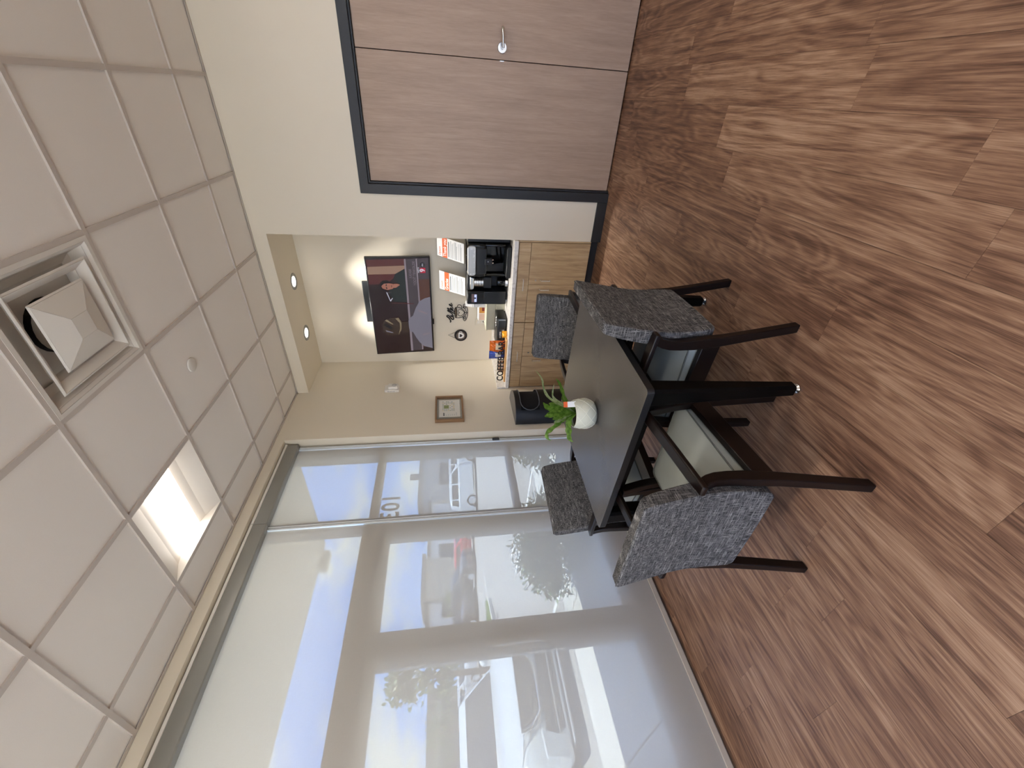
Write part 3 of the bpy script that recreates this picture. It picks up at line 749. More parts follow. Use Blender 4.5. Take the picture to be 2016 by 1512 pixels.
mB_ = thing('coffee_machine', 'black espresso machine with small lit display and chrome brew head', 'coffee machine', (1.07, 0.36, CT))
MB().box(0.918, 1.06, 0.22, 0.55, CT + 0.012, 1.235).box(1.06, 1.235, 0.36, 0.55, CT + 0.012, 1.235).box(1.06, 1.235, 0.25, 0.37, 1.18, 1.235).build('body', M['black'], mB_, bevel=0.012, seg=3)
MB().box(0.923, 1.055, 0.216, 0.222, 1.06, 1.225).build('front_glass', M['gloss'], mB_, bevel=0.003)
ds = MB().box(0.945, 1.035, 0.2135, 0.217, 1.135, 1.19).build('display', emd('display_dim', '#5b4a4c', 0.2), mB_)
MB().face([(0.95, 0.2132, 1.137), (1.03, 0.2132, 1.137), (1.03, 0.2132, 1.160), (0.95, 0.2132, 1.160)]).build('display_picture', emd('display_blue', '#a9b4e8', 0.32), ds)
MB().box(0.983, 1.0, 0.2125, 0.2134, 1.143, 1.162).build('display_cup', M['black'], ds)
MB().prism([(1.075, 1.205), (1.215, 1.205), (1.205, 1.165), (1.085, 1.165)], 1, 0.22, 0.30).build('brew_head', M['chrome'], mB_, bevel=0.008)
bh = MB()
for i in range(4): bh.cyl((1.145, 0.275, 1.07 + i * 0.024), (1.145, 0.275, 1.0905 + i * 0.024), 0.052, 0.052, 28)
bh.build('bean_cylinder', M['nickel'], mB_, smooth=True)
MB().box(1.085, 1.205, 0.245, 0.36, 0.985, 1.07).build('spout_block', M['black'], mB_, bevel=0.008)
MB().lathe([(0.0005, 0), (0.045, 0), (0.047, 0.05), (0.045, 0.075), (0.04, 0.075), (0.04, 0.01)], (1.145, 0.275, CT + 0.03), 24).build('drip_cup', M['gloss'], mB_, smooth=True)
MB().cyl((1.145, 0.275, CT + 0.004), (1.145, 0.275, CT + 0.029), 0.066, 0.060, 32).build('cup_stand', M['chrome'], mB_, smooth=True)
for x_, y_ in ((0.95, 0.25), (0.95, 0.52), (1.2, 0.52)): MB().cyl((x_, y_, CT), (x_, y_, CT + 0.013), 0.01, 0.01, 10).build('foot', M['white'], mB_)

# slanted acrylic sign holders
def sign(xb, xt, zb, head, label, wd=0.205):
    r = thing('sign_holder', label, 'sign', (xb, 0.40, zb), 0, 'slanted notices on the coffee machines')
    yb, yt, hh = 0.40, 0.505, 0.268
    ctr = Vector(((xb + xt) / 2, (yb + yt) / 2, zb + hh / 2 + 0.004))
    upv = Vector((xt - xb, yt - yb, hh)).normalized()
    T = frame(ctr, Vector((1, 0.0, 0)), upv - Vector((1, 0, 0)) * upv.x)
    R = frame((0, 0, 0), (1, 0, 0), (0, 1, 0))
    hl = 0.147
    sh = (xt - xb) / (2 * hl)
    Tsh = T @ Matrix(((1, sh, 0, 0), (0, 1, 0, 0), (0, 0, 1, 0), (0, 0, 0, 1)))
    MB().box(-wd / 2, wd / 2, -hl, hl, -0.004, -0.001, 0, Tsh).box(-wd / 2, wd / 2, -hl, -hl + 0.003, -0.085, -0.001, 0, Tsh).build('acrylic_stand', M['acrylic'], r)
    sheet = MB().box(-wd / 2 + 0.002, wd / 2 - 0.002, -hl + 0.004, hl - 0.002, 0.0, 0.001, 0, Tsh).build('printed_sheet', M['paper'], r)
    b = MB(); e = 0.0016
    def bar(x0, x1, y0, y1, mi): b.face([(x0, y0, e), (x1, y0, e), (x1, y1, e), (x0, y1, e)], mi, Tsh)
    bar(-wd / 2 + 0.002, wd / 2 - 0.002, 0.036, 0.088, 0)
    place(b, text('Optum', 0.030, 0, 'LEFT', 0.0006), Tsh @ Matrix.Translation((-wd / 2 + 0.012, 0.117, e)), 1)
    place(b, text(head, 0.048, 0, 'LEFT', 0.0008, 0.86), Tsh @ Matrix.Translation((-wd / 2 + 0.012, 0.061, e + 0.0006)), 2)
    bar(-0.085, 0.07, 0.016, 0.024, 3)
    for y, x1, h in ((-0.006, 0.085, 0.006), (-0.020, 0.06, 0.004), (-0.030, 0.075, 0.004), (-0.048, 0.085, 0.005), (-0.058, 0.085, 0.005), (-0.068, 0.05, 0.005), (-0.086, 0.08, 0.004), (-0.106, 0.083, 0.005), (-0.116, 0.055, 0.004)):
        bar(-0.088, x1, y, y + h, 4)
    b.build('print', [M['orange'], M['orangeink'], M['whiteink'], M['darkink'], M['greyink']], sheet)
sign(1.386, 1.44, 1.253, 'Thank you', 'slanted notice headed Thank you on the machine with the silver panel')
sign(1.035, 1.078, 1.241, 'Gracias', 'slanted notice headed Gracias on the espresso machine')

# wall signs
cs = thing('coffee_sign', 'black metal cutout reading Coffee above a cup and saucer', 'wall sign', (0.64, 0.606, 1.33))
def strokes(name, lines, r):
    b = MB()
    for ln, closed in lines:
        pts = smoothline([(x, 0.60, z) for x, z in ln], 4)
        b.tube(pts, r, 6, closed)
    b.build(name, M['blacklet'], cs, smooth=True)
strokes('lettering', [([(0.524, 1.412), (0.539, 1.404), (0.576, 1.424), (0.591, 1.442), (0.602, 1.447), (0.613, 1.437), (0.601, 1.42), (0.575, 1.401), (0.56, 1.385), (0.563, 1.372), (0.585, 1.371)], False)], 0.0070)
strokes('lettering', [([(0.585, 1.371), (0.60, 1.376), (0.609, 1.392), (0.607, 1.403), (0.597, 1.398), (0.592, 1.384), (0.60, 1.374), (0.616, 1.378)], False),
    ([(0.612, 1.376), (0.634, 1.392), (0.655, 1.42), (0.668, 1.437), (0.676, 1.434), (0.664, 1.412), (0.645, 1.378), (0.632, 1.352)], False),
    ([(0.636, 1.374), (0.660, 1.395), (0.682, 1.424), (0.695, 1.439), (0.702, 1.435), (0.689, 1.412), (0.67, 1.38), (0.657, 1.354)], False),
    ([(0.662, 1.372), (0.690, 1.388), (0.706, 1.397), (0.702, 1.405), (0.690, 1.398), (0.685, 1.382), (0.696, 1.376), (0.714, 1.384)], False),
    ([(0.714, 1.384), (0.736, 1.398), (0.750, 1.411), (0.744, 1.418), (0.732, 1.408), (0.727, 1.392), (0.738, 1.384), (0.764, 1.398)], False)], 0.0050)
strokes('cup_outline', [([(0.712, 1.344), (0.692, 1.356), (0.647, 1.360), (0.601, 1.355), (0.580, 1.344), (0.601, 1.334), (0.647, 1.330), (0.692, 1.334), (0.712, 1.344)], False),
    ([(0.712, 1.344), (0.709, 1.303), (0.687, 1.266), (0.660, 1.245), (0.625, 1.245), (0.596, 1.266), (0.580, 1.304), (0.580, 1.344)], False),
    ([(0.712, 1.328), (0.737, 1.320), (0.744, 1.298), (0.727, 1.28), (0.702, 1.277)], False)], 0.0034)
MB().face([(x, 0.603, z) for x, z in [(0.708, 1.344), (0.692, 1.353), (0.647, 1.357), (0.601, 1.352), (0.584, 1.344), (0.601, 1.336), (0.647, 1.332), (0.692, 1.336)]]).build('cup_opening', flat('brown_fill', '#6b5c48', 0.7), cs)
strokes('heart', [([(0.645, 1.300), (0.652, 1.312), (0.667, 1.318), (0.684, 1.308), (0.685, 1.288), (0.667, 1.264), (0.646, 1.248), (0.618, 1.266), (0.604, 1.290), (0.608, 1.310), (0.625, 1.318), (0.639, 1.311), (0.645, 1.300)], False)], 0.0030)
strokes('saucer', [([(0.700, 1.262), (0.737, 1.257), (0.752, 1.240), (0.722, 1.221), (0.672, 1.209), (0.621, 1.209), (0.57, 1.221), (0.542, 1.240), (0.556, 1.257), (0.592, 1.262)], False),
    ([(0.700, 1.257), (0.727, 1.246), (0.722, 1.231), (0.702, 1.234), (0.704, 1.246), (0.68, 1.234), (0.651, 1.218)], False),
    ([(0.592, 1.257), (0.565, 1.246), (0.571, 1.231), (0.592, 1.234), (0.590, 1.246), (0.614, 1.234), (0.641, 1.218)], False),
    ([(0.646, 1.245), (0.646, 1.212)], False)], 0.0036)

rs = thing('round_sign', 'round black plaque with a white mug hanging from a cord', 'wall sign', (0.351, 0.606, 1.29))
MB().cyl((0.351, 0.607, 1.29), (0.351, 0.593, 1.29), 0.076, 0.076, 48).build('disc', M['blacklet'], rs, bevel=0.002)
ccx, ccz = 0.351, 1.29
MB().face([(ccx + 0.053 * math.cos(2 * PI * i / 32), 0.5925, ccz + 0.053 * math.sin(2 * PI * i / 32)) for i in range(32)]).build('disc_field', flat('taupe_field', '#6f6159', 0.7), rs)
mg = MB().face([(x, 0.592, z) for x, z in [(0.388, 1.318), (0.392, 1.287), (0.376, 1.258), (0.352, 1.250), (0.328, 1.257), (0.314, 1.285), (0.316, 1.318)]]).build('mug', M['paper'], rs)
MB().tube(smoothline([(0.39, 0.591, 1.305), (0.405, 0.591, 1.300), (0.403, 0.591, 1.28), (0.387, 0.591, 1.276)]), 0.003, 6).build('mug_handle', M['paper'], mg)
MB().face([(x, 0.5912, z) for x, z in [(0.351, 1.299), (0.360, 1.306), (0.370, 1.301), (0.370, 1.288), (0.351, 1.268), (0.332, 1.288), (0.332, 1.301), (0.342, 1.306)]]).build('mug_heart', M['blacklet'], mg)
MB().tube([(0.311, 0.602, 1.352), (0.354, 0.604, 1.438), (0.391, 0.602, 1.352)], 0.0022, 6).build('cord', M['bark'], rs)

# outlet, cups, boxes, trays, snacks
ol = thing('wall_outlet', 'beige wall outlet above the backsplash', 'outlet', (0.52, 0.608, 1.06))
MB().box(0.478, 0.566, 0.601, 0.609, 1.005, 1.115).build('cover_plate', M['wall'], ol, bevel=0.003)
for z_ in (1.066, 1.022): MB().box(0.505, 0.54, 0.5995, 0.602, z_, z_ + 0.031).build('receptacle', M['white'], ol, bevel=0.002)
st = thing('cup_stack', 'stack of white ribbed paper cups on the pale cartons beside the espresso machine', 'cups', (0.832, 0.44, 1.019))
MB().cyl((0.832, 0.44, 1.165), (0.832, 0.44, 1.240), 0.043, 0.031, 28).build('top_cup', M['paper'], st, smooth=True)
for i in range(10):
    MB().cyl((0.832, 0.44, 1.0192 + i * 0.0145), (0.832, 0.44, 1.0315 + i * 0.0145), 0.0455, 0.0435, 28).build('cup_rim', M['paper'], st, smooth=True)
for k, (z0, z1, lb) in enumerate(((CT, 0.915, 'lower of two stacked pale beige cartons behind the pod drawer'), (0.9155, 1.018, 'upper of two stacked pale beige cartons behind the pod drawer'))):
    r = thing('carton', lb, 'box', (0.70, 0.47, z0), 0, 'pale cartons on the counter')
    MB().box(0.545, 0.880, 0.36, 0.58, z0 + 0.0005, z1 - 0.006).build('carton_body', M['beigebox'], r, bevel=0.003)
    MB().box(0.540, 0.885, 0.356, 0.584, z1 - 0.018, z1 - 0.0005).build('lid', M['beigebox'], r, bevel=0.003)
r = thing('tea_box', 'small white box with an orange and brown printed front', 'box', (0.72, 0.50, 1.019))
MB().box(0.61, 0.780, 0.47, 0.55, 1.0185, 1.098).build('box_body', M['paper'], r, bevel=0.002)
MB().face([(0.70, 0.4695, 1.025), (0.775, 0.4695, 1.025), (0.775, 0.4695, 1.085), (0.70, 0.4695, 1.085)]).build('orange_print', flat('amber_print', '#c68a3e', 0.6), r)
MB().face([(0.725, 0.469, 1.028), (0.77, 0.469, 1.028), (0.77, 0.469, 1.055), (0.725, 0.469, 1.055)]).build('red_print', flat('maroon_print', '#7a2c22', 0.6), r)
MB().face([(0.615, 0.4695, 1.025), (0.695, 0.4695, 1.025), (0.695, 0.4695, 1.085), (0.615, 0.4695, 1.085)]).build('pink_print', flat('pink_print', '#d2b3a2', 0.6), r)
pd = thing('pod_drawer', 'low black drawer of drink pods with white lettering', 'pod drawer', (0.66, 0.22, CT))
MB().box(0.455, 0.80, 0.12, 0.35, CT + 0.012, CT + 0.105).build('drawer_case', M['black'], pd, bevel=0.005)
MB().box(0.452, 0.803, 0.112, 0.122, CT + 0.014, CT + 0.098).build('drawer_front', M['dkgrey'], pd, bevel=0.004)
tx = MB(); place(tx, text('COFFEE', 0.022, 0, 'CENTER', 0.0006), frame((0.615, 0.1115, CT + 0.068), (1, 0, 0), (0, 0, 1))); place(tx, text('KEURIG', 0.026, 0, 'CENTER', 0.0006), frame((0.63, 0.1115, CT + 0.040), (1, 0, 0), (0, 0, 1)))
tx.build('drawer_lettering', M['paper'], pd)
for x_ in (0.458, 0.785): MB().box(x_, x_ + 0.012, 0.108, 0.113, CT + 0.02, CT + 0.09).build('drawer_clip', M['chrome'], pd)
for i in range(4): MB().lathe([(0.0005, 0.012), (0.021, 0.012), (0.024, 0.009), (0.018, 0.0)], (0.70 + i * 0.027, 0.17 + i * 0.004, CT + 0.104), 20).build('drink_pod', M['chrome'], pd, smooth=True)
for x_ in (0.47, 0.77): MB().box(x_, x_ + 0.015, 0.13, 0.35, CT, CT + 0.013).build('drawer_foot', M['black'], pd)
tag(MB().tube(smoothline([(0.53, 0.596, 1.035), (0.528, 0.585, 1.0), (0.515, 0.582, 0.96), (0.50, 0.583, 0.95), (0.515, 0.585, 0.945), (0.538, 0.588, 0.95)]), 0.0035, 8).build('power_cord', M['dkgrey'], smooth=True), 'thin dark cord drooping from the wall outlet', 'cord')

sb = thing('snack_box', 'clear snack box lettered COFFEE BAR on a pale wood base', 'snack box', (0.335, 0.06, CT))
MB().box(0.062, 0.610, 0.012, 0.105, CT, CT + 0.016).build('wood_base', M['pine'], sb, bevel=0.002)
ac = MB().box(0.062, 0.610, 0.012, 0.015, CT + 0.016, CT + 0.104).box(0.062, 0.065, 0.015, 0.105, CT + 0.016, CT + 0.104).box(0.607, 0.610, 0.015, 0.105, CT + 0.016, CT + 0.104).box(0.062, 0.610, 0.102, 0.105, CT + 0.016, CT + 0.104)
ac.build('acrylic_wall', M['acrylic'], sb)
tx = MB(); place(tx, text('COFFEE BAR', 0.098, 0.0012, 'CENTER', 0.0022, 0.93), frame((0.338, 0.0105, CT + 0.057), (1, 0, 0), (0, 0, 1)))
tx.build('lettering', M['blacklet'], sb)
def bag(name, label, c, w_, h_, d_, cols, rz=0.0, lean=0.0):
    r = thing(name, label, 'snack bag', c, rz, 'snack bags in the clear box')
    nx, nz = 10, 8; vs = []; fs = []; mi = []
    for sgn in (-1, 1):
        for j in range(nz + 1):
            for i in range(nx + 1):
                u, v = i / nx, j / nz
                puff = (math.sin(PI * u) ** 0.7) * (math.sin(PI * min(1, max(0, (v * 1.1 - 0.05)))) ** 0.6 if 0.05 < v < 0.95 else 0)
                vs.append(((u - 0.5) * w_ + random.uniform(-1, 1) * 0.002, sgn * (d_ / 2) * puff + 0.012 * lean * v + random.uniform(-1, 1) * 0.0035 * (puff > 0), v * h_ + 0.003 * random.uniform(-1, 1)))
    k = (nx + 1) * (nz + 1)
    for q in range(2):
        for j in range(nz):
            for i in range(nx):
                a = q * k + j * (nx + 1) + i; f = (a, a + 1, a + nx + 2, a + nx + 1)
                fs.append(f if q == 0 else f[::-1])
    b = MB(); b.add(vs, fs)
    b.mi = [1 if ((f[0] % k) // (nx + 1)) in (2, 3, 4) and 2 < (f[0] % (nx + 1)) < 8 else 0 for f in fs]
    b.build('foil_bag', cols, r, world=False, smooth=False)
    MB().box(-w_ / 2, w_ / 2, -0.0015 + 0.012 * lean, 0.0015 + 0.012 * lean, h_ - 0.012, h_ + 0.002).build('crimped_seal', cols[0], r, world=False)
foilo = flat('orange_foil', '#e2701f', 0.25, 0.2); foilb = flat('blue_foil', '#4a5fb0', 0.22, 0.3); foily = flat('yellow_foil', '#f2a71b', 0.3, 0.1); foilw = flat('cream_foil', '#f0dcb8', 0.35)
bag('snack_bag', 'orange foil snack bag standing in the clear box', (0.492, 0.068, CT + 0.0165), 0.15, 0.165, 0.038, [foilo, foilw], 0.04)
bag('snack_bag', 'blue foil snack bag standing beside the orange bag', (0.395, 0.066, CT + 0.0165), 0.10, 0.168, 0.032, [foilb, M['paper']], -0.08)
bag('snack_bag', 'flat brown snack bag low in the clear box', (0.245, 0.06, CT + 0.0165), 0.15, 0.06, 0.035, [flat('tan_foil', '#c9a58a', 0.35), M['paper']], 0.05)
bag('snack_bag', 'small yellow snack packet leaning out of the clear box end', (0.655, 0.05, CT + 0.006), 0.07, 0.05, 0.03, [foily, foily], 0.5)

# left wall things
se = thing('wall_sensor', 'small white sensor high on the beige wall', 'sensor', (0.03, 0.013, 2.06))
MB().prism([(-0.05, 1.985), (0.05, 1.985), (0.055, 2.0), (0.055, 2.125), (0.05, 2.14), (-0.05, 2.14), (-0.055, 2.125), (-0.055, 2.0)], 0, 0.0, 0.03, 0, Matrix.Translation((0, 0.013, 0))).build('sensor_back', M['white'], se, bevel=0.006)
MB().box(0.028, 0.06, -0.028, 0.054, 1.995, 2.10).build('sensor_body', M['white'], se, bevel=0.012, seg=3)
MB().sphere((0.058, 0.013, 2.035), 0.026, 16, 0, None, (0.5, 1, 1)).build('sensor_lens', flat('sensor_lens', '#b9b7b2', 0.2), se, smooth=True)
sl = MB()
for i in range(4): sl.box(0.012, 0.02, -0.0432, -0.0415, 2.035 + i * 0.02, 2.043 + i * 0.02)
sl.build('sensor_slot', M['dkgrey'], se)

pf = thing('picture_frame', 'framed printed notice in an oak shadow box frame', 'picture frame', (0.02, -0.383, 1.45))
Y0, Y1, Z0, Z1 = -0.585, -0.182, 1.303, 1.592
f = MB(); w_ = 0.017
f.box(0.001, 0.04, Y0, Y1, Z0, Z0 + w_).box(0.001, 0.04, Y0, Y1, Z1 - w_, Z1).box(0.001, 0.04, Y0, Y0 + w_, Z0 + w_, Z1 - w_).box(0.001, 0.04, Y1 - w_, Y1, Z0 + w_, Z1 - w_)
f.build('moulding', M['oakframe'], pf, bevel=0.002)
MB().box(0.002, 0.008, Y0 + w_, Y1 - w_, Z0 + w_, Z1 - w_).build('mat_board', flat('mat_grey', '#c9c7be', 0.8), pf)
ps = MB().box(0.022, 0.024, -0.525, -0.24, 1.338, 1.552).build('print_sheet', M['paper'], pf)
b = MB()
def pb(y0, y1, z0, z1, mi): b.face([(0.0245, y0, z0), (0.0245, y1, z0), (0.0245, y1, z1), (0.0245, y0, z1)], mi)
for i in range(8):
    for j in range(7):
        if 2 <= i <= 4 and 3 <= j <= 5: continue
        if random.random() < 0.72: pb(-0.425 + i * 0.021, -0.411 + i * 0.021, 1.395 + j * 0.0185, 1.407 + j * 0.0185, random.choice([1, 1, 2, 3]))
pb(-0.385, -0.33, 1.452, 1.503, 0)
for i in range(7): pb(-0.505, -0.50 + 0.008 * random.randint(1, 6), 1.375 + i * 0.02, 1.379 + i * 0.02, 1)
pb(-0.505, -0.455, 1.50, 1.51, 4)
stuff(b.build('print_patches', [flat('olive_print', '#8d9a6a', 0.8), flat('blue_grey_print', '#b4bcc0', 0.8), flat('green_grey_print', '#a9b5a4', 0.8), flat('sand_print', '#ddd2ad', 0.8), M['darkink']], ps))
MB().box(0.033, 0.035, Y0 + w_, Y1 - w_, Z0 + w_, Z1 - w_).build('glazing', M['acrylic'], pf)

# half round bin
bn = thing('waste_bin', 'half round black waste bin with side opening against the wall', 'bin', (0.02, -0.455, 0))
br = 0.222; bd = 0.215
prof = [(br * math.cos(PI * i / 40), bd * math.sin(PI * i / 40)) for i in range(41)]
out = [(0.017 + q, -0.455 + p) for p, q in prof]
bh_ = 0.788
vs = []; fs = []; NS = len(out)
zs = [0.0, 0.545, 0.735, bh_]
for z in zs:
    for x, y in out: vs.append((x, y, z))
for j in range(3):
    for i in range(NS - 1):
        if j == 1 and 4 <= i <= 30: continue
        fs.append((j * NS + i, j * NS + i + 1, (j + 1) * NS + i + 1, (j + 1) * NS + i))
    fs.append((j * NS + NS - 1, j * NS, (j + 1) * NS, (j + 1) * NS + NS - 1))
o = MB().add(vs, fs).build('bin_body', M['binblack'], bn, smooth=True)
# rounded opening rim, black fill for the shaded inside, flat lid
def onbin(i, z, off=0.002):
    t = PI * i / 40; return (0.017 + (bd + off) * math.sin(t), -0.455 + (br + off) * math.cos(t), z)
rim = [onbin(4 + 22 * u, 0.737) for u in [k / 14 for k in range(15)]] + [onbin(26 + 5.0 * math.sin(k * PI / 8), 0.64 + 0.097 * math.cos(k * PI / 8)) for k in range(1, 8)] + [onbin(4 + 22 * u, 0.543) for u in [k / 14 for k in range(14, -1, -1)]]
MB().tube(rim, 0.0045, 6, True).build('opening_rim', flat('bin_rim', '#4d5258', 0.3), bn, smooth=True)
inn = [(0.02 + 0.9 * q, -0.455 + 0.92 * p) for p, q in prof]
MB().prism(inn, 2, 0.5, 0.77).build('inside_shade', M['voidshade'], bn)
MB().prism([(0.017 + q * 1.01, -0.455 + p * 1.01) for p, q in prof], 2, bh_, bh_ + 0.006).build('flat_lid', flat('grey_lid', '#5b5754', 0.4), bn)

# ------------------------------------------------------------------ table, plant, chairs
TZ = 0.708; TH = 0.4535
tb = thing('dining_table', 'square dark grey table with tapered black legs', 'table', (1.433, -2.168, 0), -0.062)
MB().prism(rrect(-TH, TH, -TH, TH, 0.02), 2, TZ - 0.0015, TZ).build('tabletop', M['tabletop'], tb, world=False)
MB().prism(rrect(-TH, TH, -TH, TH, 0.02), 2, TZ - 0.030, TZ - 0.0015).build('top_edge', M['tabedge'], tb, world=False)
for sx_ in (-1, 1):
    for sy_ in (-1, 1):
        cx0, cy0 = sx_ * (TH - 0.055), sy_ * (TH - 0.055)
        cx1, cy1 = sx_ * (TH - 0.062), sy_ * (TH - 0.062)
        h0, h1 = 0.026, 0.041
        lo_q = [(cx1 - h0, cy1 - h0, 0.018), (cx1 + h0, cy1 - h0, 0.018), (cx1 + h0, cy1 + h0, 0.018), (cx1 - h0, cy1 + h0, 0.018)]
        hi_q = [(cx0 - h1, cy0 - h1, TZ - 0.03), (cx0 + h1, cy0 - h1, TZ - 0.03), (cx0 + h1, cy0 + h1, TZ - 0.03), (cx0 - h1, cy0 + h1, TZ - 0.03)]
        lg = MB().hexa(lo_q, hi_q).build('leg', M['tableleg'], tb, world=False, bevel=0.012, seg=1)
        MB().lathe([(0.0005, 0), (0.020, 0.0), (0.021, 0.006), (0.012, 0.012), (0.008, 0.019)], (cx1, cy1, 0), 20).build('glide_foot', M['chrome'], lg, world=False, smooth=True)
a = TH - 0.075
for (x0, x1, y0, y1) in ((-a, a, -a - 0.01, -a + 0.01), (-a, a, a - 0.01, a + 0.01), (-a - 0.01, -a + 0.01, -a, a), (a - 0.01, a + 0.01, -a, a)):
    MB().box(x0, x1, y0, y1, TZ - 0.095, TZ - 0.03).build('apron', M['tableleg'], tb, world=False)

def make_chair(label):
    r = thing('dining_chair', label, 'chair', (0, 0, 0), 0, 'upholstered armchairs around the table')
    hw = 0.25; tk = 0.017
    back = [(-0.018, 0.0), (0.012, 0.17), (0.036, 0.32), (0.045, 0.42), (0.054, 0.50), (0.054, 0.55), (0.044, 0.588), (0.028, 0.612)]
    front = [(0.072, 0.612), (0.085, 0.585), (0.094, 0.55), (0.096, 0.50), (0.094, 0.44), (0.082, 0.34), (0.052, 0.18), (0.018, 0.0)]
    for s_ in (-1, 1):
        MB().prism(back + front, 0, s_ * hw - tk, s_ * hw + tk).build('leg', M['espresso'], r, world=False, bevel=0.004)
        fl_ = [(0.505, 0.0), (0.535, 0.0), (0.530, 0.36), (0.505, 0.52), (0.478, 0.634), (0.435, 0.632), (0.468, 0.50), (0.488, 0.36)]
        MB().prism(fl_, 0, s_ * (hw - 0.004) - tk, s_ * (hw - 0.004) + tk).build('leg', M['espresso'], r, world=False, bevel=0.004)
        pts = [(0.022, 0.606), (0.10, 0.619), (0.20, 0.629), (0.30, 0.637), (0.40, 0.643), (0.485, 0.646)]
        b = MB(); n = len(pts); vs = []
        for i, (y, z) in enumerate(pts):
            bow = s_ * 0.010 * math.sin(PI * i / (n - 1)); wd = 0.024 if i else 0.021
            vs += [(s_ * hw + bow - wd, y, z), (s_ * hw + bow + wd, y, z), (s_ * hw + bow + wd, y, z + 0.021), (s_ * hw + bow - wd, y, z + 0.021)]
        fs = [(0, 1, 2, 3), tuple(range(4 * n - 4, 4 * n))[::-1]]
        for i in range(n - 1):
            for j in range(4): fs.append((4 * i + j, 4 * i + 4 + j, 4 * i + 4 + (j + 1) % 4, 4 * i + (j + 1) % 4))
        b.add(vs, fs).build('armrest', M['espresso'], r, world=False, bevel=0.005)
        MB().prism([(0.06, 0.322), (0.50, 0.342), (0.50, 0.425), (0.075, 0.402)], 0, s_ * (hw - 0.002) - 0.013, s_ * (hw - 0.002) + 0.013).build('side_rail', M['espresso'], r, world=False, bevel=0.003)
    MB().box(-hw, hw, 0.495, 0.522, 0.335, 0.405).build('front_rail', M['espresso'], r, world=False, bevel=0.003)
    # seat: domed vinyl cushion on a boxed band
    st_ = MB().prism(rrect(-0.228, 0.228, 0.095, 0.545, 0.03), 2, 0.388, 0.438).build('seat', M['vinyl'], r, world=False, bevel=0.004)
    nx, ny = 12, 12; vs = []; fs = []
    for j in range(ny + 1):
        for i in range(nx + 1):
            u, v = 2 * i / nx - 1, 2 * j / ny - 1
            cr_ = (1 - abs(u) ** 3.2) * (1 - abs(v) ** 3.2)
            vs.append((u * 0.227, 0.32 + v * 0.224, 0.437 + 0.045 * max(0, cr_) ** 0.6))
    for j in range(ny):
        for i in range(nx):
            a_ = j * (nx + 1) + i; fs.append((a_, a_ + 1, a_ + nx + 2, a_ + nx + 1))
    MB().add(vs, fs).build('cushion_top', M['vinyl'], st_, world=False, smooth=True)
    MB().tube([(x, y, 0.438) for x, y in rrect(-0.229, 0.229, 0.094, 0.546, 0.03)], 0.0035, 6, True).build('piping', M['piping'], st_, world=False, smooth=True)
    # back: curved slab, rows of (z, half width, rear y, thickness)
    rows = [(0.330, 0.190, 0.022, 0.040), (0.337, 0.205, 0.022, 0.046), (0.352, 0.217, 0.023, 0.052), (0.40, 0.223, 0.027, 0.058), (0.46, 0.227, 0.031, 0.062), (0.53, 0.231, 0.031, 0.064), (0.60, 0.234, 0.025, 0.064), (0.67, 0.236, 0.014, 0.061), (0.74, 0.237, 0.003, 0.057), (0.79, 0.237, -0.006, 0.053), (0.822, 0.234, -0.012, 0.049), (0.835, 0.226, -0.013, 0.045)]
    vs = []; fs = []
    ncol = 6
    for z, w_, y, t_ in rows:
        for q in range(2):
            for c in range(ncol + 1):
                u = 2 * c / ncol - 1
                vs.append((u * w_, y + (t_ if q else 0) - (0.004 * (1 - u * u) if not q else -0.004 * (1 - u * u)), z))
    k = 2 * (ncol + 1); nr = len(rows)
    for i in range(nr - 1):
        for c in range(ncol):
            a_ = i * k + c; fs.append((a_, a_ + 1, a_ + k + 1, a_ + k))
            a_ = i * k + ncol + 1 + c; fs.append((a_ + 1, a_, a_ + k, a_ + k + 1))
        fs.append((i * k + ncol + 1, i * k, (i + 1) * k, (i + 1) * k + ncol + 1))
        fs.append((i * k + ncol, i * k + 2 * ncol + 1, (i + 1) * k + 2 * ncol + 1, (i + 1) * k + ncol))
    for c in range(ncol):
        fs.append((c + 1, c, ncol + 1 + c, ncol + 2 + c))
        a_ = (nr - 1) * k; fs.append((a_ + c, a_ + c + 1, a_ + ncol + 2 + c, a_ + ncol + 1 + c))
    bk = MB().add(vs, fs).build('backrest', M['tweed'], r, world=False, bevel=0.010, seg=3, ang=45)
    seam = [(0.2385 * 0.985 * (w_ / 0.237), y + 0.004, z) for z, w_, y, t_ in rows[2:]]
    sm = [(-x, y, z) for x, y, z in seam]
    MB().tube(seam + sm[::-1], 0.0022, 5).build('seam_welt', M['tweed'], bk, world=False)
    return r
ch = make_chair('grey tweed armchair')
ch.location = (1.445, -3.02, 0)
labels = [('grey tweed armchair tucked in on the side facing the double doors', (2.012, -2.19, 0), PI / 2),
          ('grey tweed armchair across the table in front of the cabinets', (1.41, -1.235, 0), PI + 0.05),
          ('grey tweed armchair between the table and the roller shade', (0.60, -2.106, 0), -PI / 2 - 0.187)]
ch['label'] = 'grey tweed armchair with its back to open floor and pale seat showing'
for lb, loc, rz in labels:
    c = dup(ch); c['label'] = lb; c.location = loc; c.rotation_euler = (0, 0, rz)

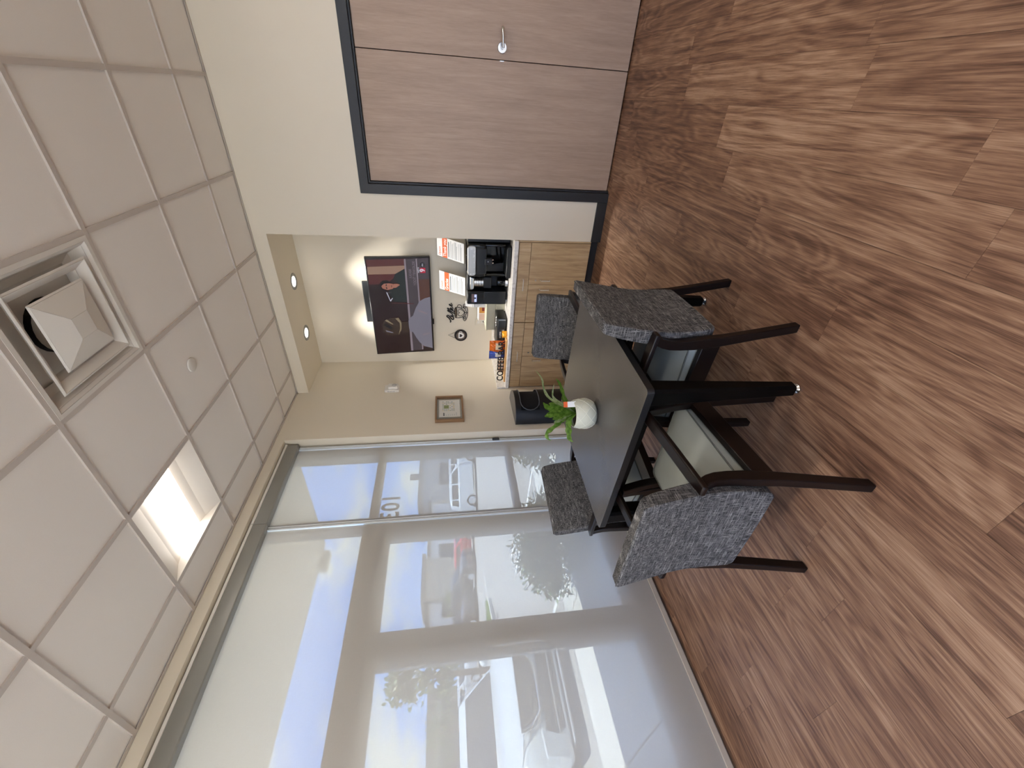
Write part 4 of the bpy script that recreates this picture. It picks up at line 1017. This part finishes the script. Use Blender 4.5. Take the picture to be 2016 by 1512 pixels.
# potted plant
pl = thing('potted_plant', 'green strap leaved plant in a cream quilted pot', 'plant', (1.42, -2.234, TZ))
pr = [(0.0005, 0.0), (0.045, 0.0), (0.058, 0.006), (0.070, 0.022), (0.0775, 0.046), (0.078, 0.068), (0.074, 0.095), (0.068, 0.115), (0.0645, 0.116), (0.0635, 0.112), (0.069, 0.09), (0.07, 0.07)]
po = MB().lathe(pr, (0, 0, 0), 48).build('pot', M['pot'], pl, world=False, smooth=True)
def potr(z):
    for (r0, z0), (r1, z1) in zip(pr[1:8], pr[2:9]):
        if z0 <= z <= z1: return r0 + (r1 - r0) * (z - z0) / (z1 - z0)
    return 0.07
ql = MB()
for k in range(7):
    for sg in (1, -1):
        ql.tube([((potr(z) + 0.0002) * math.cos(2 * PI * k / 7 + sg * (z - 0.012) * 16), (potr(z) + 0.0002) * math.sin(2 * PI * k / 7 + sg * (z - 0.012) * 16), z) for z in [0.012 + 0.009 * i for i in range(12)]], 0.0013, 5)
ql.build('quilted_lines', M['potline'], po, world=False)
MB().lathe([(0.0005, 0.098), (0.067, 0.098)], (0, 0, 0), 32).build('soil', M['hull'], pl, world=False)
hv = Vector((1.42 - 2.728, -2.234 + 3.81, 0)).normalized(); rv = Vector((hv.y, -hv.x, 0))
def leaf(pts, wmax, pale=False, depth=0.0, curl=0.3):
    n = len(pts); P = smoothline([(a, 0, z) for a, z in pts], 4); k = len(P); b = MB(); vs = []
    for i, p in enumerate(P):
        t = i / (k - 1)
        wv = 1.25 * wmax * (math.sin(PI * min(1, 0.12 + t * 0.88)) ** 0.75) * (1 + 0.22 * math.sin(t * 26)) * (0.25 if t > 0.97 else 1) + 0.0012
        d = (P[min(i + 1, k - 1)] - P[max(i - 1, 0)]).normalized()
        side = Vector((d.z, 0.0, -d.x)) * 0.75 + Vector((0, 0.66, 0))
        base = rv * p.x + Vector((0, 0, p.z)) + hv * (depth * t)
        sd_ = rv * side.x + Vector((0, 0, side.z)) + hv * side.y
        vs += [base - sd_ * wv, base + Vector((0, 0, -0.15 * wv)) + hv * (0.3 * wv), base + sd_ * wv]
    fs = []
    for i in range(k - 1):
        for j in range(2): fs.append((3 * i + j, 3 * i + j + 1, 3 * i + j + 4, 3 * i + j + 3))
    o = b.add(vs, fs).build('leaf', M['leafpale'] if pale else M['leaf'], pl, world=False, smooth=True)
R0 = (0.01, 0.10)
for pts, w_, pale, dp in (
    ([R0, (0.035, 0.145), (0.066, 0.205), (0.098, 0.241), (0.141, 0.258), (0.187, 0.264), (0.229, 0.294)], 0.0075, True, 0.02),
    ([R0, (0.04, 0.15), (0.07, 0.195), (0.09, 0.217), (0.117, 0.218), (0.155, 0.21)], 0.006, True, -0.02),
    ([(0.03, 0.10), (0.072, 0.145), (0.115, 0.157), (0.158, 0.167), (0.187, 0.184)], 0.012, False, 0.04),
    ([R0, (0.023, 0.169), (0.028, 0.216), (0.041, 0.247), (0.064, 0.264)], 0.020, False, 0.01),
    ([R0, (0.010, 0.15), (0.005, 0.198), (0.0, 0.237), (-0.008, 0.269)], 0.019, False, -0.03),
    ([R0, (0.003, 0.158), (-0.014, 0.203), (-0.024, 0.235)], 0.014, False, -0.05),
    ([R0, (-0.001, 0.147), (-0.026, 0.188), (-0.04, 0.224)], 0.011, True, -0.03),
    ([R0, (-0.027, 0.168), (-0.049, 0.197), (-0.074, 0.233), (-0.092, 0.254), (-0.117, 0.253), (-0.128, 0.235)], 0.009, False, 0.0),
    ([R0, (-0.029, 0.134), (-0.059, 0.144), (-0.093, 0.146), (-0.124, 0.145), (-0.14, 0.13)], 0.012, False, -0.03),
    ([R0, (0.033, 0.125), (0.057, 0.152), (0.084, 0.168), (0.108, 0.173)], 0.008, False, -0.05),
    ([R0, (0.03, 0.17), (0.05, 0.205), (0.06, 0.225)], 0.016, False, 0.05),
    ([R0, (-0.02, 0.15), (-0.035, 0.175), (-0.06, 0.19)], 0.012, False, 0.06),
    ([R0, (0.05, 0.13), (0.075, 0.15), (0.1, 0.145)], 0.010, False, 0.07)):
    leaf(pts, w_, pale, dp)
tg = MB()
Tt = frame(rv * 0.048 + Vector((0, 0, 0.138)) - hv * 0.035, rv, Vector((0, 0, 1)))
tg.box(-0.014, 0.014, -0.032, 0.032, -0.0005, 0.0005, 0, Tt).box(-0.014, 0.014, 0.012, 0.032, -0.0008, 0.0008, 1, Tt)
tg.build('plant_tag', [M['paper'], M['orange']], pl, world=False)

# ------------------------------------------------------------------ outside
GZ = lambda x: -0.30 + 0.30 * (-3.2 - x) / 20
struct(MB().box(-0.26, 40, -40, YF - 0.16, -0.30, -0.05).build('bounce_paving', M['concrete']), 'added concrete paving bouncing sun into the unseen storefront')  # out-of-view ground added to reflect sunlight through the added window
struct(MB().face([(-3.2, -30, -0.30), (-3.2, 40, -0.30), (-60, 40, GZ(-60)), (-60, -30, GZ(-60))][::-1]).build('parking_lot', M['asphalt']), 'pale grey parking lot outside the window')
sw = sroot('sidewalk', 'pale concrete sidewalk outside the entrance', (-1.6, -2, -0.06))
yy = [-12, -8, -5.2, -2.9, -1.25, 0.55, 2.6, 6]
for a, b in zip(yy[:-1], yy[1:]):
    MB().box(-3.05, -0.27, a + 0.008, b - 0.008, -0.30, -0.06).build('slab', M['concrete'], sw, bevel=0.006)
MB().box(-0.27, -0.12, -12, 6, -0.30, -0.005).build('threshold', M['concrete'], sw)
MB().box(-3.2, -3.055, -12, 6, -0.34, -0.10).build('kerb', M['concrete'], sw, bevel=0.015)
cp = sroot('roof_canopy', 'beige stucco canopy projecting over the entrance', (-1.0, -3, 3.0))
MB().box(-1.935, WX, -9, -0.50, 3.0, 3.45).build('canopy_slab', M['stucco'], cp)
MB().box(-1.99, WX, -9.05, -0.45, 3.12, 3.2).box(-2.03, WX, -9.05, -0.41, 3.3, 3.5).build('canopy_moulding', M['stucco'], cp, bevel=0.01)
MB().box(-2.06, -1.935, -0.82, -0.58, 2.93, 3.12).build('canopy_bracket', M['stucco'], cp, bevel=0.02)
def lotline(pts, w_):
    (xa, ya), (xb, yb) = pts; d = Vector((xb - xa, yb - ya, 0)).normalized(); n = Vector((-d.y, d.x, 0)) * w_ / 2
    A, B = Vector((xa, ya, GZ(xa) + 0.006)), Vector((xb, yb, GZ(xb) + 0.006))
    MB().face([A - n, B - n, B + n, A + n]).build('painted_line', M['lotline'], bpy.data.objects['parking_lot'])
lotline([(-3.25, -0.35), (-8.0, -0.25)], 0.10); lotline([(-6.7, 2.85), (-8.3, 3.1)], 0.12); lotline([(-3.25, 2.3), (-8.0, 2.4)], 0.10); lotline([(-3.25, -3.0), (-8, -2.9)], 0.10)
lotline([(-16.9, 6.5), (-19.6, 11.5)], 0.14); lotline([(-3.22, -9), (-3.22, 6)], 0.06)
isl = sroot('traffic_island', 'kerbed grass island in the parking lot', (-15, 4.2, GZ(-15)))
MB().prism([(-16.6, 5.6), (-16.1, 5.9), (-15.5, 5.7), (-12.6, 2.4), (-13.8, 1.6)], 2, GZ(-15) - 0.1, GZ(-15) + 0.14).build('island_kerb', M['concrete'], isl)
gb = MB()
for i in range(500):
    t, u = random.random(), random.random()
    x = -16.2 + 3.0 * t + 0.3 * u; y = 5.5 - 3.3 * t + (u - 0.5) * 0.8
    gb.face([(x, y, GZ(-15) + 0.13), (x + 0.04, y + 0.02, GZ(-15) + 0.13), (x + 0.02 + random.uniform(-.05, .05), y, GZ(-15) + 0.28)])
stuff(gb.build('island_grass', M['grass'], isl))

# hero car
def generic_car(label, paint_, loc, rz, grp=None, suv=True, cat='car'):
    r = thing('parked_car', label, cat, loc, rz, grp)
    hb = 0.90
    Ht = 1.72 if suv else 1.45; belt = 1.08 if suv else 0.92
    low = [(0.05, 0.22), (0.0, 0.42), (-0.02, 0.62), (-0.08, 0.84), (-0.30, 0.97), (-1.15, belt + 0.06), (-4.15, belt + 0.08), (-4.40, 0.90), (-4.48, 0.55), (-4.40, 0.25), (-3.95, 0.22), (-3.88, 0.46), (-3.62, 0.64), (-3.36, 0.46), (-3.28, 0.22), (-1.22, 0.22), (-1.14, 0.46), (-0.88, 0.64), (-0.62, 0.46), (-0.54, 0.22)]
    MB().prism(low, 1, -hb, hb).build('body', paint_, r, world=False, bevel=0.07, seg=3, ang=50)
    cab = [(-1.15, belt + 0.05), (-2.0, Ht - 0.08), (-2.25, Ht), (-3.5, Ht), (-3.95, Ht - 0.12), (-4.25, belt + 0.05)]
    vs = []; n = len(cab)
    for s_ in (-1, 1):
        for x, z in cab: vs.append((x, s_ * (0.80 - 0.20 * (z - belt) / (Ht - belt)), z))
    fs = [list(range(n)), list(range(n, 2 * n))[::-1]] + [(i, n + i, n + (i + 1) % n, (i + 1) % n) for i in range(n)]
    MB().add(vs, fs).build('cabin', paint_, r, world=False, bevel=0.05, seg=2, ang=30)
    gl = MB()
    f = lambda z, e=0.0: 0.80 - 0.20 * (z - belt) / (Ht - belt) + e
    za, zb = belt + 0.10, Ht - 0.12
    xz = lambda z: -1.15 - 0.85 * (z - belt - 0.05) / (Ht - 0.13 - belt)
    gl.face([(xz(za) + 0.035, -f(za) + 0.06, za), (xz(za) + 0.035, f(za) - 0.06, za), (xz(zb) + 0.035, f(zb) - 0.07, zb), (xz(zb) + 0.035, -f(zb) + 0.07, zb)])
    gl.build('windshield', M['carglass'], r, world=False)
    for s_ in (-1, 1):
        for xa, xb in ((-1.55, -2.55), (-2.63, -3.5), (-3.58, -3.95)):
            zt = Ht - 0.16
            xa2 = min(xa, -1.95)
            q = [(xa, s_ * (f(za) + 0.012), za), (xb, s_ * (f(za) + 0.012), za), (max(xb, -3.85), s_ * (f(zt) + 0.012), zt), (xa2, s_ * (f(zt) + 0.012), zt)]
            MB().face(q if s_ < 0 else q[::-1]).build('side_window', M['carglass'], r, world=False)
        for xw in (-0.88, -3.62):
            wh = MB().cyl((xw, s_ * (hb - 0.20), 0.34), (xw, s_ * (hb + 0.012), 0.34), 0.345, 0.335, 28).build('wheel', M['tyre'], r, world=False, bevel=0.03, seg=2)
            MB().cyl((xw, s_ * (hb + 0.010), 0.34), (xw, s_ * (hb + 0.020), 0.34), 0.235, 0.20, 20).build('rim', M['carsilver'], wh, world=False)
        MB().sphere((-1.45, s_ * 1.0, belt + 0.16), 0.11, 12, 0, None, (0.7, 1.0, 0.8)).build('side_mirror', paint_, r, world=False, smooth=True)
    return r
hero = generic_car('white sport utility car parked nose to the sidewalk outside the entrance door', M['carwhite'], (-4.33, -1.50, GZ(-4.4)), 0.0)
hero.rotation_euler = (0, 0, 0)
g = MB().prism([(0.50, 0.88), (0.46, 0.72), (0.30, 0.585), (-0.30, 0.585), (-0.46, 0.72), (-0.50, 0.88)], 0, -0.06, 0.03).build('grille', M['black'], hero, world=False)
MB().tube([(0.034, 0.49, 0.87), (0.045, 0.44, 0.72), (0.045, 0.29, 0.59), (0.045, -0.29, 0.59), (0.045, -0.44, 0.72), (0.034, -0.49, 0.87)], 0.013, 8).build('chrome_surround', M['chrome'], g, world=False, smooth=True)
bg_ = MB().lathe([(0.058, -0.006), (0.058, 0.006), (0.070, 0.006), (0.070, -0.006), (0.058, -0.006)], (0, 0, 0), 24, 0, Matrix.Translation((0.048, 0, 0.742)) @ Matrix.Rotation(PI / 2, 4, 'Y')); bg_.box(0.042, 0.054, -0.012, 0.012, 0.69, 0.795)
bg_.build('badge', M['chrome'], g, world=False)
gm = MB()
for i in range(11):
    for j in range(4):
        gm.box(0.028, 0.034, -0.36 + i * 0.072 - 0.012, -0.36 + i * 0.072 + 0.012, 0.64 + j * 0.055, 0.655 + j * 0.055)
gm.build('grille_mesh', M['dkgrey'], g, world=False)
for s_ in (-1, 1):
    MB().hexa([(-0.02, s_ * 0.50, 0.76), (0.02, s_ * 0.50, 0.86), (-0.20, s_ * 0.87, 0.92), (-0.22, s_ * 0.87, 0.84)], [(-0.10, s_ * 0.50, 0.76), (-0.10, s_ * 0.50, 0.86), (-0.35, s_ * 0.86, 0.92), (-0.35, s_ * 0.86, 0.84)]).build('headlight', M['headlamp'], hero, world=False, bevel=0.01)
    MB().prism([(s_ * 0.50, 0.62), (s_ * 0.82, 0.60), (s_ * 0.84, 0.30), (s_ * 0.62, 0.26)], 0, 0.0, 0.055).build('bumper_corner', M['carwhite'], hero, world=False, bevel=0.02)
MB().prism([(-0.60, 0.54), (0.60, 0.54), (0.52, 0.27), (-0.52, 0.27)], 0, 0.0, 0.045).build('lower_intake', M['black'], hero, world=False, bevel=0.01)
MB().box(0.02, 0.06, -0.55, 0.55, 0.365, 0.38).build('intake_trim', M['chrome'], hero, world=False)
MB().box(-0.1, 0.065, -0.7, 0.7, 0.17, 0.20).build('skid_lip', M['carsilver'], hero, world=False, bevel=0.01)

CARG = 'cars parked across the lot'
for lb, p_, x, y, rz, suv in (
    ('red car in the distant row across the lot', 'carred', -22.0, 15.0, 0.35, False),
    ('dark sport utility car beside the distant red car', 'cardark', -22.9, 12.5, 0.35, True),
    ('dark brown sport utility car in the distant row', 'carbrown', -23.8, 10.0, 0.3, True),
    ('silver car at the end of the distant row', 'carsilver', -24.6, 7.3, 0.3, False),
    ('white sport utility car seen through the narrow sidelight', 'carwhite', -16.4, 16.4, 1.0, True),
    ('silver sport utility car partly hidden by the shade channel', 'carsilver', -17.4, 19.2, 0.9, True),
    ('dark sport utility car far off beyond the white car', 'cardark', -27.0, 3.2, 0.3, True),
    ('silver sport utility car far off beyond the white car', 'carsilver', -27.6, 0.4, 0.3, True)):
    generic_car(lb, M[p_], (x, y, GZ(x)), rz, CARG, suv)

def building(label, rects, x, name='street_building'):
    y0, y1, h = rects['box']
    r = thing(name, label, 'building', (x, (y0 + y1) / 2, 0.2))
    MB().box(x - 8, x, y0, y1, -0.5, h).build('wall', rects['mat'], r)
    MB().box(x - 8.2, x + 0.35, y0 - 0.3, y1 + 0.3, h, h + rects.get('cap', 0.35)).build('parapet', rects.get('capm', M['extdark']), r)
    for (a, b, z0, z1) in rects.get('win', []):
        wv = MB().box(x - 0.05, x + 0.12, a, b, z0, z1).build('window', M['extdark'], r)
        MB().box(x + 0.10, x + 0.16, a + 0.15, b - 0.15, z0 + 0.12, z1 - 0.12).build('pane', M['extglass'], wv)
    for (a, b, z0, z1) in rects.get('sign', []):
        MB().box(x, x + 0.2, a, b, z0, z1).build('sign_panel', M['extdark'], r)
    for (a, b, z1) in rects.get('tower', []):
        MB().box(x - 3, x + 0.8, a, b, -0.5, z1).build('tower', M['exttan'], r)
        MB().box(x - 3.3, x + 1.2, a - 0.4, b + 0.4, z1, z1 + 0.4).build('tower_cap', M['extdark'], r)
    return r
building('long white commercial building across the lot with dark windows', dict(box=(16.0, 31.0, 4.1), mat=M['extwhite'], cap=0.3, win=[(21.8, 25.2, 0.4, 3.1), (26.5, 29.5, 0.4, 3.1), (17.0, 18.4, 0.4, 2.8)], sign=[(20.0, 20.8, 3.2, 3.8)], tower=[(18.6, 23.0, 4.45)]), -40)
building('pale grey commercial building seen through the narrow sidelight', dict(box=(33.0, 60.0, 5.6), mat=M['extgrey'], cap=0.4, win=[(36, 40, 0.5, 3.2), (44, 50, 0.5, 3.2)], sign=[(37.0, 38.0, 6.0, 7.2)]), -42)
building('tan commercial building with white columns beyond the white car', dict(box=(-8.0, 10.4, 3.4), mat=M['exttan'], cap=0.5, win=[(8.2, 9.4, 0.3, 2.8), (4.0, 7.0, 0.3, 2.8), (-1.0, 3.0, 0.3, 2.8)], sign=[(7.4, 7.9, 0.3, 3.3), (9.7, 10.2, 0.3, 3.3)]), -38)

def foliage(n, fn, size, mats, name, parent, lw=0.3):
    b = MB()
    for i in range(n):
        c = Vector(fn()); d = Vector((random.gauss(0, 1), random.gauss(0, 1), random.gauss(0, 0.8))).normalized()
        e = d.orthogonal().normalized(); e = (e * math.cos(i) + d.cross(e) * math.sin(i)) * size * lw
        s_ = size * random.uniform(0.6, 1.3)
        b.face([c, c + d * s_ * 0.45 + e, c + d * s_, c + d * s_ * 0.45 - e], random.randrange(len(mats)))
    return stuff(b.build(name, mats, parent, world=False))
def tree(label, x, y, z0, h, rad, n=1600, name='tree', grp=None, mats=None, trunk=0.12, cat='tree'):
    r = thing(name, label, cat, (x, y, z0), 0, grp)
    tr = MB().tube([(0, 0, 0), (0.05, 0.03, h * 0.45), (0, 0.0, h * 0.8)], [trunk, trunk * 0.8, trunk * 0.3], 8)
    for k in range(5):
        a = k * 2.4; tr.tube([(0.03, 0.02, h * (0.35 + 0.07 * k)), (math.cos(a) * rad * 0.6, math.sin(a) * rad * 0.6, h * (0.55 + 0.08 * k))], [trunk * 0.4, trunk * 0.12], 6)
    tr.build('trunk', M['bark'], r, world=False, smooth=True)
    cl = [(random.gauss(0, 1) * rad * 0.45, random.gauss(0, 1) * rad * 0.45, h * random.uniform(0.45, 0.95)) for _ in range(16)]
    def fn():
        c = random.choice(cl); q = rad * 0.28
        return (c[0] + random.gauss(0, q), c[1] + random.gauss(0, q), c[2] + random.gauss(0, q * 0.7))
    foliage(n, fn, 0.20, mats or [M['treeleaf'], M['bushleaf']], 'foliage', r)
    return r
tree('feathery tree in the lot behind the white car', -14.0, 2.35, GZ(-14), 4.1, 0.62, 1500)
tree('small tree beside the tower of the white building', -34, 15.9, 0.0, 2.2, 0.9, 500)
tree('small tree in front of the tan building', -34, 10.6, 0.0, 2.8, 1.0, 600)
tree('leafy tree in front of the tan building columns', -33, 6.0, 0.1, 3.6, 1.3, 800)

def bush(label, x, y, h, rx, ry, n, mats, grp):
    r = thing('bush', label, 'bush', (x, y, -0.06), 0, grp)
    b = MB()
    for k in range(9):
        a = k * 2.4; b.tube([(0, 0, 0.0), (math.cos(a) * rx * 0.5, math.sin(a) * ry * 0.5, h * 0.6), (math.cos(a) * rx * 0.8, math.sin(a) * ry * 0.8, h * 0.85)], [0.012, 0.008, 0.003], 6)
    b.build('branches', M['bark'], r, world=False)
    def fn():
        u = random.random() ** 0.45; a = random.uniform(0, 2 * PI); ph = math.acos(random.uniform(-0.25, 1))
        return (rx * u * math.sin(ph) * math.cos(a), ry * u * math.sin(ph) * math.sin(a), 0.12 + (h - 0.12) * max(0.0, 0.25 + 0.75 * u * math.cos(ph)) * random.uniform(0.8, 1.05))
    foliage(n, fn, 0.085, mats, 'foliage', r, 0.16)
BG = 'bushes outside the window'
bush('dark narrow leaved bush by the sidewalk outside the entrance door', -1.78, -0.86, 0.80, 0.74, 0.58, 4600, [M['bushleaf'], M['bushleaf'], M['leaf']], BG)
bush('yellow green bush close to the narrow sidelight', -0.95, 0.30, 0.86, 0.46, 0.62, 3400, [M['bushyellow'], M['bushleaf']], BG)
